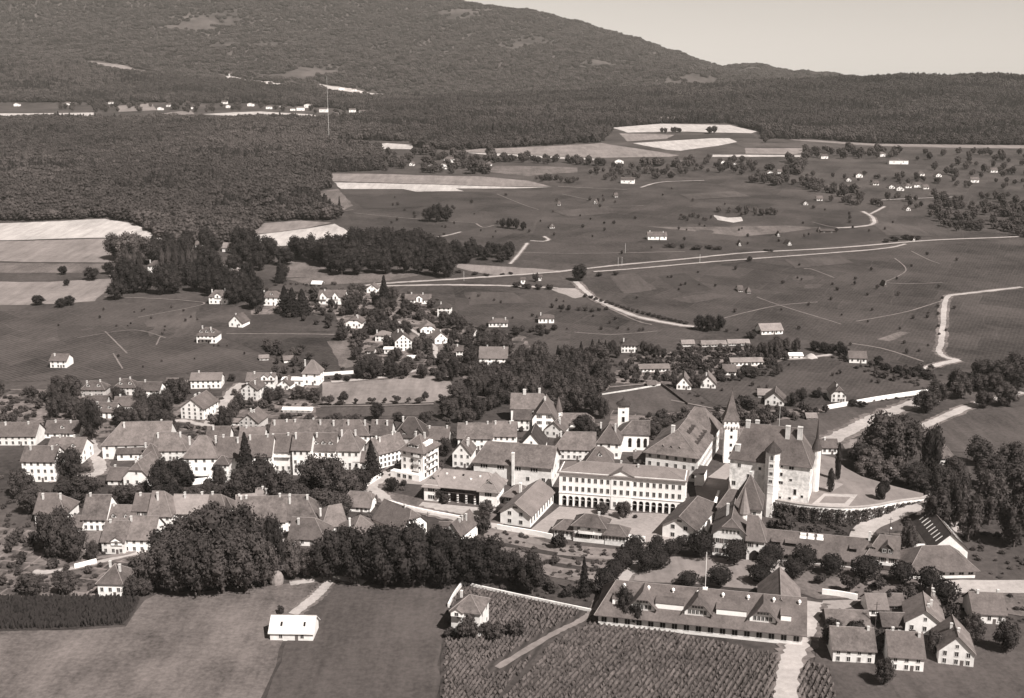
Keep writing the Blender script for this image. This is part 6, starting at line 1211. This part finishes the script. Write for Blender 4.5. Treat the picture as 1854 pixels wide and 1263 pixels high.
grove('bush', 'low bush', 'works yard', 'in the vineyard hedge', [(1000, 557, 11, 10), (1017, 560, 13, 11), (1030, 561, 13, 11), (1048, 562, 10, 9), (1060, 563, 11, 10), (1072, 565, 11, 9), (1084, 563, 8, 8), (1098, 561, 12, 8), (935, 520, 18, 12), (955, 523, 18, 12), (975, 524, 18, 12), (995, 524, 16, 12), (970, 510, 14, 20), (1115, 498, 14, 9), (1085, 500, 16, 10)])
tree(1050, 508, 30, 30, 'dark', 'lone round tree at the railway crossing')
grove('dark', 'dark round tree', 'sunken road', 'ending the sunken road', [(1266, 598, 22, 28), (1284, 600, 26, 28), (1302, 599, 22, 26)])
grove('bush', 'roadside bush', 'works yard', 'along the sunken road', [(1060 + 9.5 * k, 537 + 3.0 * k - max(0, k - 8) * .6, 12, 7) for k in range(20)])
grove('dark', 'clump tree', 'white shed field', 'in the open slope', [(776, 401, 24, 26), (792, 402, 28, 34), (808, 401, 24, 28), (910, 412, 14, 16), (922, 414, 14, 20), (934, 415, 14, 20), (948, 417, 12, 16)])
grove('bush', 'trackside bush', 'lone round tree', 'along the railway track', [(1357, 473, 14, 12), (1235, 450, 10, 12), (1215, 448, 22, 10), (1260, 452, 24, 10), (1285, 450, 18, 8), (1300, 452, 20, 8), (1390, 455, 20, 6), (1620, 436, 20, 10), (1640, 434, 18, 12), (1605, 438, 18, 8), (1660, 435, 12, 10), (860, 497, 16, 7), (880, 500, 14, 7), (830, 494, 14, 7), (925, 497, 12, 6), (910, 498, 10, 5)])
tree(509, 1112, 22, 18, 'bush', 'single dark bush beside the white roofed field barn')
grove('round', 'yard tree', 'dormered barracks', 'among the near corner houses', [(1500, 1170, 34, 36), (1590, 1180, 36, 38), (1690, 1185, 38, 40), (1760, 1165, 44, 48), (1820, 1180, 50, 54), (1600, 1240, 40, 44)])

# ------------------------------------------------------------------ forests: masses of low trees (one object each)
def proj(P):
    d = P[:, 1] * CP + (CAM_H - P[:, 2]) * SP; up = P[:, 1] * SP - (CAM_H - P[:, 2]) * CP
    return PW / 2 + FOC * P[:, 0] / d, PH / 2 - FOC * up / d
def inside_np(x, y, poly):
    c = np.zeros(x.shape, bool); n = len(poly)
    for i in range(n):
        (x0, y0), (x1, y1) = poly[i], poly[i - 1]
        if y0 == y1: continue
        c ^= ((y0 > y) != (y1 > y)) & (x < (x1 - x0) * (y - y0) / (y1 - y0) + x0)
    return c
fcol = bpy.data.collections.new('forest_tree_kinds')
for j, (k, n, a, m) in enumerate([('round', 190, .062, 'leaf_wood_dark'), ('round', 190, .062, 'leaf_wood'), ('fir', 110, .09, 'needle'), ('round', 150, .07, 'leaf'), ('fir', 100, .09, 'leaf_dark')]):
    me = crown_mesh(k, 90 + j, n, a); me.materials.append(MATS[m]); o = bpy.data.objects.new('forest_tree', me); fcol.objects.link(o)
def scatter_group():
    g = bpy.data.node_groups.new('scatter', 'GeometryNodeTree')
    g.interface.new_socket('Geometry', in_out='INPUT', socket_type='NodeSocketGeometry'); g.interface.new_socket('Geometry', in_out='OUTPUT', socket_type='NodeSocketGeometry')
    N, L = g.nodes, g.links; i = N.new('NodeGroupInput'); o = N.new('NodeGroupOutput')
    ci = N.new('GeometryNodeCollectionInfo'); ci.inputs[0].default_value = fcol; ci.inputs['Separate Children'].default_value = True; ci.inputs['Reset Children'].default_value = True
    ip = N.new('GeometryNodeInstanceOnPoints'); ip.inputs['Pick Instance'].default_value = True
    def attr(nm, t):
        a = N.new('GeometryNodeInputNamedAttribute'); a.data_type = t; a.inputs[0].default_value = nm; return a.outputs[0]
    L.new(i.outputs[0], ip.inputs['Points']); L.new(ci.outputs[0], ip.inputs['Instance']); L.new(attr('sc', 'FLOAT_VECTOR'), ip.inputs['Scale']); L.new(attr('ix', 'INT'), ip.inputs['Instance Index'])
    rv = N.new('FunctionNodeRandomValue'); rv.data_type = 'FLOAT_VECTOR'; rv.inputs[0].default_value = (0, 0, 0); rv.inputs[1].default_value = (.12, .12, 6.28); L.new(rv.outputs[0], ip.inputs['Rotation'])
    L.new(ip.outputs[0], o.inputs[0]); return g
SG = scatter_group()
def mass(name, P, w, h, ix, label=None):
    me = bpy.data.meshes.new(name); me.from_pydata(P.tolist(), [], [])
    a = me.attributes.new('sc', 'FLOAT_VECTOR', 'POINT'); a.data.foreach_set('vector', np.stack([w, w, h], -1).astype(np.float32).ravel())
    a = me.attributes.new('ix', 'INT', 'POINT'); a.data.foreach_set('value', ix.astype(np.int32))
    o = bpy.data.objects.new(name, me); col.objects.link(o); m = o.modifiers.new('scatter', 'NODES'); m.node_group = SG; o['kind'] = 'stuff'
    if label: o['label'] = label
    return o
rs = np.random.RandomState(4)
def forest(poly, ylim, spacing, wr, hr, name, label, avoid, fir=.4, ulim=(-.62, .66), pale=.35):
    Y0, Y1 = ylim; rows = int((Y1 - Y0) / spacing); out = []
    for i in range(rows):
        y = Y0 + i * spacing; n = int((ulim[1] - ulim[0]) * y / spacing); xs = np.linspace(ulim[0] * y, ulim[1] * y, n) + rs.uniform(-.55, .55, n) * spacing; yy = y + rs.uniform(-.55, .55, n) * spacing
        out.append(np.stack([xs, yy], -1))
    XY = np.concatenate(out); Z = T(XY[:, 0], XY[:, 1]); P = np.column_stack([XY, Z]); px, py = proj(P); ok = inside_np(px, py, poly)
    for q in avoid: ok &= ~inside_np(px, py, q)
    P = P[ok]; n = len(P); fx = np.sin(P[:, 0] / 70 + 2) * np.sin(P[:, 1] / 55) + rs.uniform(-.8, .8, n)
    ix = np.where(fx > 1 - 2 * fir, np.where(rs.rand(n) > .5, 2, 4), rs.choice([0, 1, 3], n)); s = rs.uniform(.6, 1.15, n) + .25 * (rs.rand(n) ** 4) + .18 * np.sin(P[:, 0] / 37) * np.sin(P[:, 1] / 61 + 1); pt = np.sin(P[:, 0] / 150 + 1) * np.sin(P[:, 1] / 190) + rs.uniform(-.7, .7, n); ix = np.where((ix < 2) | (ix == 3), np.where(pt > pale, 1, np.where(pt < pale - .85, 3, 0)), ix)
    w = rs.uniform(*wr, n) * s; h = rs.uniform(*hr, n) * s; w = np.where((ix == 2) | (ix == 4), w * .8, w); h = np.where((ix == 2) | (ix == 4), h * 1.12, h)
    P[:, 2] -= .8
    return mass(name, P, w, h, ix, label)
FP = [p for _, _, p in FIELDS]
forest([(-400, 216), (600, 217), (600, 260), (690, 264), (692, 308), (590, 312), (600, 340), (562, 348), (612, 392), (600, 400), (545, 397), (478, 402), (440, 434), (415, 442), (322, 446), (245, 403), (190, 394), (110, 398), (-400, 404)], (1050, 2640), 7.0, (12, 19), (10, 14), 'forest', 'dark mixed forest on the slope above the park', FP, .10, (-.62, -.1), .25)
forest([(-400, 100), (0, 113), (150, 122), (300, 141), (450, 153), (600, 170), (700, 180), (760, 180), (760, 215), (600, 196), (450, 187), (250, 185), (-400, 186)], (2760, 3560), 8.6, (12, 18), (11, 15), 'forest', 'forest band behind the far village', FP, .3, (-.62, -.05))
forest([(600, 258), (655, 254), (745, 256), (760, 270), (840, 272), (920, 267), (1090, 257), (1112, 231), (1200, 223), (1320, 223), (1375, 238), (1380, 251), (1480, 252), (1585, 260), (1750, 262), (2200, 266), (2200, 135), (1854, 139), (1600, 140), (1400, 148), (1150, 162), (950, 172), (750, 176), (690, 178), (690, 210), (600, 214)], (1880, 3620), 8.4, (11, 17), (11, 16), 'forest', 'dark forest covering the long hill', FP, .35, (-.2, .66), .7)
def mountain_wood():
    out = []
    for y in np.arange(3650, 6700, 17): n = int(1.0 * y / 18); out.append(np.stack([np.linspace(-.62 * y, .38 * y, n) + rs.uniform(-10, 10, n), y + rs.uniform(-9, 9, n)], -1))
    XY = np.concatenate(out); g = np.sin(XY[:, 0] / 260 + XY[:, 1] / 400) + np.sin(XY[:, 0] / 110 - XY[:, 1] / 150) * .7 + rs.uniform(-.4, .4, len(XY)); XY = XY[g < 1.25]
    P = np.column_stack([XY, T(XY[:, 0], XY[:, 1]) - 2]); px, py = proj(P); ok = np.ones(len(P), bool)
    for q in FP: ok &= ~inside_np(px, py, q)
    P = P[ok]; n = len(P); mass('forest', P, rs.uniform(18, 34, n), rs.uniform(10, 18, n), rs.choice([0, 1, 1, 1, 0], n), 'wooded flank of the far mountain')
mountain_wood()
# far hedgerows and copses, too small to tell tree from tree
def hedgerow(name, label, areas):
    P, W, Hh, I = [], [], [], []
    for poly, n, w in areas:
        xs = [p[0] for p in poly]; ys = [p[1] for p in poly]; t = 0; c = 0
        while c < n and t < n * 40:
            t += 1; x, y = rs.uniform(min(xs), max(xs)), rs.uniform(min(ys), max(ys))
            if not inside(x, y, poly) or near_house(x, y, 4): continue
            p = G(x, y); s = S(p); ww = rs.uniform(.7, 1.3) * w / s; P.append(p); W.append(ww); Hh.append(ww * rs.uniform(.8, 1.15)); I.append(rs.choice([0, 1, 3, 3])); c += 1
    mass(name, np.array([tuple(p) for p in P]), np.array(W), np.array(Hh), np.array(I), label)
hedgerow('treeline', 'hedges and copses around the far hamlet and hill fields', [([(690, 285), (760, 272), (840, 280), (880, 300), (870, 316), (700, 312)], 75, 14), ([(880, 285), (1000, 290), (1120, 300), (1240, 296), (1240, 304), (1000, 298), (880, 292)], 60, 13), ([(1080, 300), (1250, 300), (1240, 322), (1120, 328), (1060, 322)], 50, 11), ([(860, 286), (900, 286), (900, 298), (862, 298)], 6, 18), ([(960, 320), (1050, 326), (1040, 334), (980, 332)], 16, 10), ([(840, 306), (880, 306), (885, 316), (845, 316)], 5, 20)])
hedgerow('treeline', 'copses and gardens of the vineyard village', [([(1230, 285), (1330, 285), (1400, 310), (1360, 320), (1240, 308)], 50, 12), ([(1420, 296), (1460, 284), (1450, 320), (1415, 318)], 22, 16), ([(1450, 272), (1560, 272), (1640, 276), (1640, 288), (1450, 288)], 45, 13), ([(1640, 274), (1860, 280), (1860, 325), (1680, 318)], 45, 12), ([(1360, 322), (1500, 335), (1560, 350), (1560, 362), (1450, 345), (1360, 335)], 70, 13), ([(1380, 318), (1720, 315), (1860, 330), (1860, 345), (1550, 332)], 45, 9), ([(1590, 358), (1860, 352), (1860, 395), (1680, 385)], 70, 13), ([(1675, 385), (1860, 378), (1860, 430), (1715, 420)], 75, 14), ([(1490, 362), (1600, 366), (1600, 374), (1500, 370)], 14, 11), ([(1280, 380), (1400, 382), (1405, 390), (1290, 392)], 16, 11), ([(1235, 388), (1290, 396), (1280, 402), (1235, 400)], 8, 8), ([(1195, 238), (1240, 236), (1240, 240), (1195, 241)], 8, 8), ([(1285, 240), (1298, 240), (1298, 246), (1285, 246)], 3, 13), ([(1380, 262), (1392, 240), (1450, 246), (1440, 254), (1400, 250)], 16, 14)])
hedgerow('treeline', 'small bushes dotted over the vineyard slopes', [([(950, 352), (1280, 336), (1560, 386), (1690, 425), (1200, 468), (960, 456)], 55, 6), ([(1080, 512), (1740, 446), (1740, 648), (1560, 638), (1270, 598)], 55, 7), ([(105, 562), (360, 556), (470, 640), (105, 688)], 26, 5.5), ([(830, 526), (1050, 548), (1170, 600), (930, 602)], 24, 6), ([(620, 356), (940, 352), (920, 435), (700, 436)], 26, 6), ([(1260, 700), (1420, 655), (1600, 692), (1440, 732)], 14, 8)])
hedgerow('treeline', 'trees and gardens of the far village', [([(100, 186), (700, 190), (690, 212), (600, 212), (560, 204), (300, 204), (100, 204)], 110, 11)])
# low bushes, weeds and garden growth between the houses, one mass for each quarter
OPEN = [p for n_, m_, p in FIELDS if n_ == 'field' or m_ in ('gravel', 'road_dust')] + [[(1545, 990), (1555, 940), (1690, 890), (1705, 915), (1600, 965)], [(1380, 905), (1672, 903), (1672, 880), (1510, 830), (1380, 840)]]
def undergrowth(label, poly, n, w):
    P, W, Hh, I = [], [], [], []; xs = [p[0] for p in poly]; ys = [p[1] for p in poly]; t = 0
    while len(P) < n and t < n * 12:
        t += 1; x, y = rs.uniform(min(xs), max(xs)), rs.uniform(min(ys), max(ys))
        if not inside(x, y, poly) or near_house(x, y, 4) or any(inside(x, y, q) for q in OPEN): continue
        p = G(x, y)
        if near_road(p, 5): continue
        s = S(p)
        for k in range(rs.randint(1, 4)):
            q = p + Vector((rs.uniform(-3.5, 3.5), rs.uniform(-2, 2), 0)); q.z = float(T(q.x, q.y)) - .2; ww = rs.uniform(.45, 1.25) * w / s; P.append(tuple(q)); W.append(ww); Hh.append(ww * rs.uniform(.4, .8)); I.append(rs.choice([0, 1, 1, 3]))
    mass('undergrowth', np.array(P), np.array(W), np.array(Hh), np.array(I), label)
undergrowth('garden bushes and weeds between the houses of the town', [(-60, 705), (580, 692), (830, 662), (870, 770), (1100, 770), (1300, 748), (1500, 748), (1480, 770), (1200, 805), (1000, 880), (700, 900), (690, 960), (870, 1000), (810, 1062), (300, 1082), (-60, 1080)], 1900, 11)
undergrowth('garden bushes between the villas of the slope', [(360, 520), (640, 505), (850, 560), (1010, 580), (1000, 660), (840, 690), (560, 690), (600, 600), (480, 560)], 700, 8)
undergrowth('bushes of the orchard gardens', [(1090, 655), (1230, 630), (1420, 625), (1700, 680), (1690, 722), (1300, 748), (1200, 705)], 420, 7)
undergrowth('bushes and weeds around the castle park and sheds', [(1540, 865), (1850, 850), (1880, 1125), (1500, 1135), (1490, 1120), (1650, 960), (1420, 985), (1400, 950)], 420, 12)
undergrowth('bushes along the kitchen gardens', [(860, 948), (1150, 1000), (1080, 1100), (960, 1080), (850, 1052)], 300, 10)
hedgerow('treeline', 'lesser garden trees packed between the villas of the slope', [([(455, 548), (640, 515), (720, 535), (840, 580), (850, 655), (790, 688), (655, 688), (640, 640), (612, 600), (460, 575)], 150, 15), ([(480, 620), (560, 640), (600, 668), (500, 690)], 30, 14)])
hedgerow('treeline', 'lesser trees of the orchard and farm gardens', [([(840, 625), (1000, 652), (1100, 650), (1110, 700), (1090, 715), (1000, 660), (890, 690), (845, 700)], 70, 17), ([(1095, 695), (1130, 650), (1240, 636), (1400, 630), (1440, 648), (1310, 695), (1210, 695)], 130, 12), ([(1180, 755), (1330, 745), (1500, 744), (1480, 758), (1300, 778), (1200, 795)], 60, 14), ([(1560, 660), (1690, 672), (1700, 700), (1600, 690)], 26, 12)])
hedgerow('treeline', 'lesser trees in the gardens of the old town', [([(-60, 705), (330, 728), (420, 712), (580, 698), (575, 762), (440, 775), (330, 785), (-60, 790)], 80, 16), ([(-60, 955), (260, 1002), (262, 1070), (-60, 1078)], 36, 20), ([(210, 880), (420, 885), (640, 880), (600, 925), (300, 910)], 36, 20), ([(690, 985), (860, 1000), (830, 1040), (600, 1030)], 24, 26)])
# vine rows standing in the near vineyards
def vine_rows(poly, ang, pitch, name, label, m='vine_leaf', h=1.0):
    W_ = [G(x, y) for x, y in poly]; c = sum(W_, Vector()) / len(W_); rn = random.Random(2); P2 = [(rotz(-R(ang), p - c).x, rotz(-R(ang), p - c).y) for p in W_]; vs, fs = [], []
    y = min(q[1] for q in P2); x0, x1 = min(q[0] for q in P2), max(q[0] for q in P2)
    while y < max(q[1] for q in P2):
        x = x0; prev = None
        while x < x1:
            if inside(x, y, P2) and not near_road(c + rotz(R(ang), (x, y, 0)), 3.5):
                for k in range(2):
                    hh = h * rn.uniform(.6, 1.1); p = c + rotz(R(ang), (x + rn.uniform(-.3, .3), y + rn.uniform(-.15, .15), 0)); p.z = float(T(p.x, p.y)) + .1; a = rn.uniform(.22, .45); n0 = len(vs); d = rotz(R(ang + rn.uniform(-35, 35)), (a, 0, 0)); e = rotz(R(ang), (0, rn.uniform(.2, .45), 0))
                    vs += [p - d - e, p + d - e, p + d + Vector((0, 0, hh)), p - d + Vector((0, 0, hh)), p + d + e, p - d + e]; fs += [(n0, n0 + 1, n0 + 2, n0 + 3), (n0 + 3, n0 + 2, n0 + 4, n0 + 5)]
            x += .75
        y += pitch
    me = bpy.data.meshes.new(name); me.from_pydata([tuple(v) for v in vs], [], fs); o = new_obj(name, me, m); o['kind'] = 'stuff'; o['label'] = label
vine_rows([(838, 1060), (960, 1087), (1068, 1109), (1000, 1148), (880, 1288), (800, 1288), (808, 1150), (818, 1090)], 70, 1.35, 'vines', 'rows of leafy vines in the near vineyard behind the corner house')
vine_rows([(1080, 1114), (1190, 1140), (1330, 1170), (1500, 1208), (1520, 1288), (890, 1288), (1014, 1150)], 62, 1.6, 'vines', 'rows of leafy vines beside the dormered barracks')
vine_rows([(-200, 1087), (110, 1084), (253, 1085), (226, 1130), (110, 1138), (-200, 1143)], 78, 1.3, 'corn', 'tall dark corn in the field below the cottage', 'leaf_dark', 2.2)

# ------------------------------------------------------------------ air: pale haze over the whole country
def haze():
    mb = MB(); mb.box(-8200, -400, -12, 8200, 9300, 1300); me = mb.mesh('haze'); o = bpy.data.objects.new('haze', me); col.objects.link(o); o['kind'] = 'stuff'
    m = bpy.data.materials.new('haze'); m.use_nodes = True; n = m.node_tree; n.nodes.clear(); v = n.nodes.new('ShaderNodeVolumePrincipled'); v.inputs['Density'].default_value = 2.7e-5; v.inputs['Color'].default_value = (.95, .9, .84, 1); v.inputs['Anisotropy'].default_value = 0.0
    q = n.nodes.new('ShaderNodeOutputMaterial'); n.links.new(v.outputs[0], q.inputs['Volume']); me.materials.append(m)
haze()
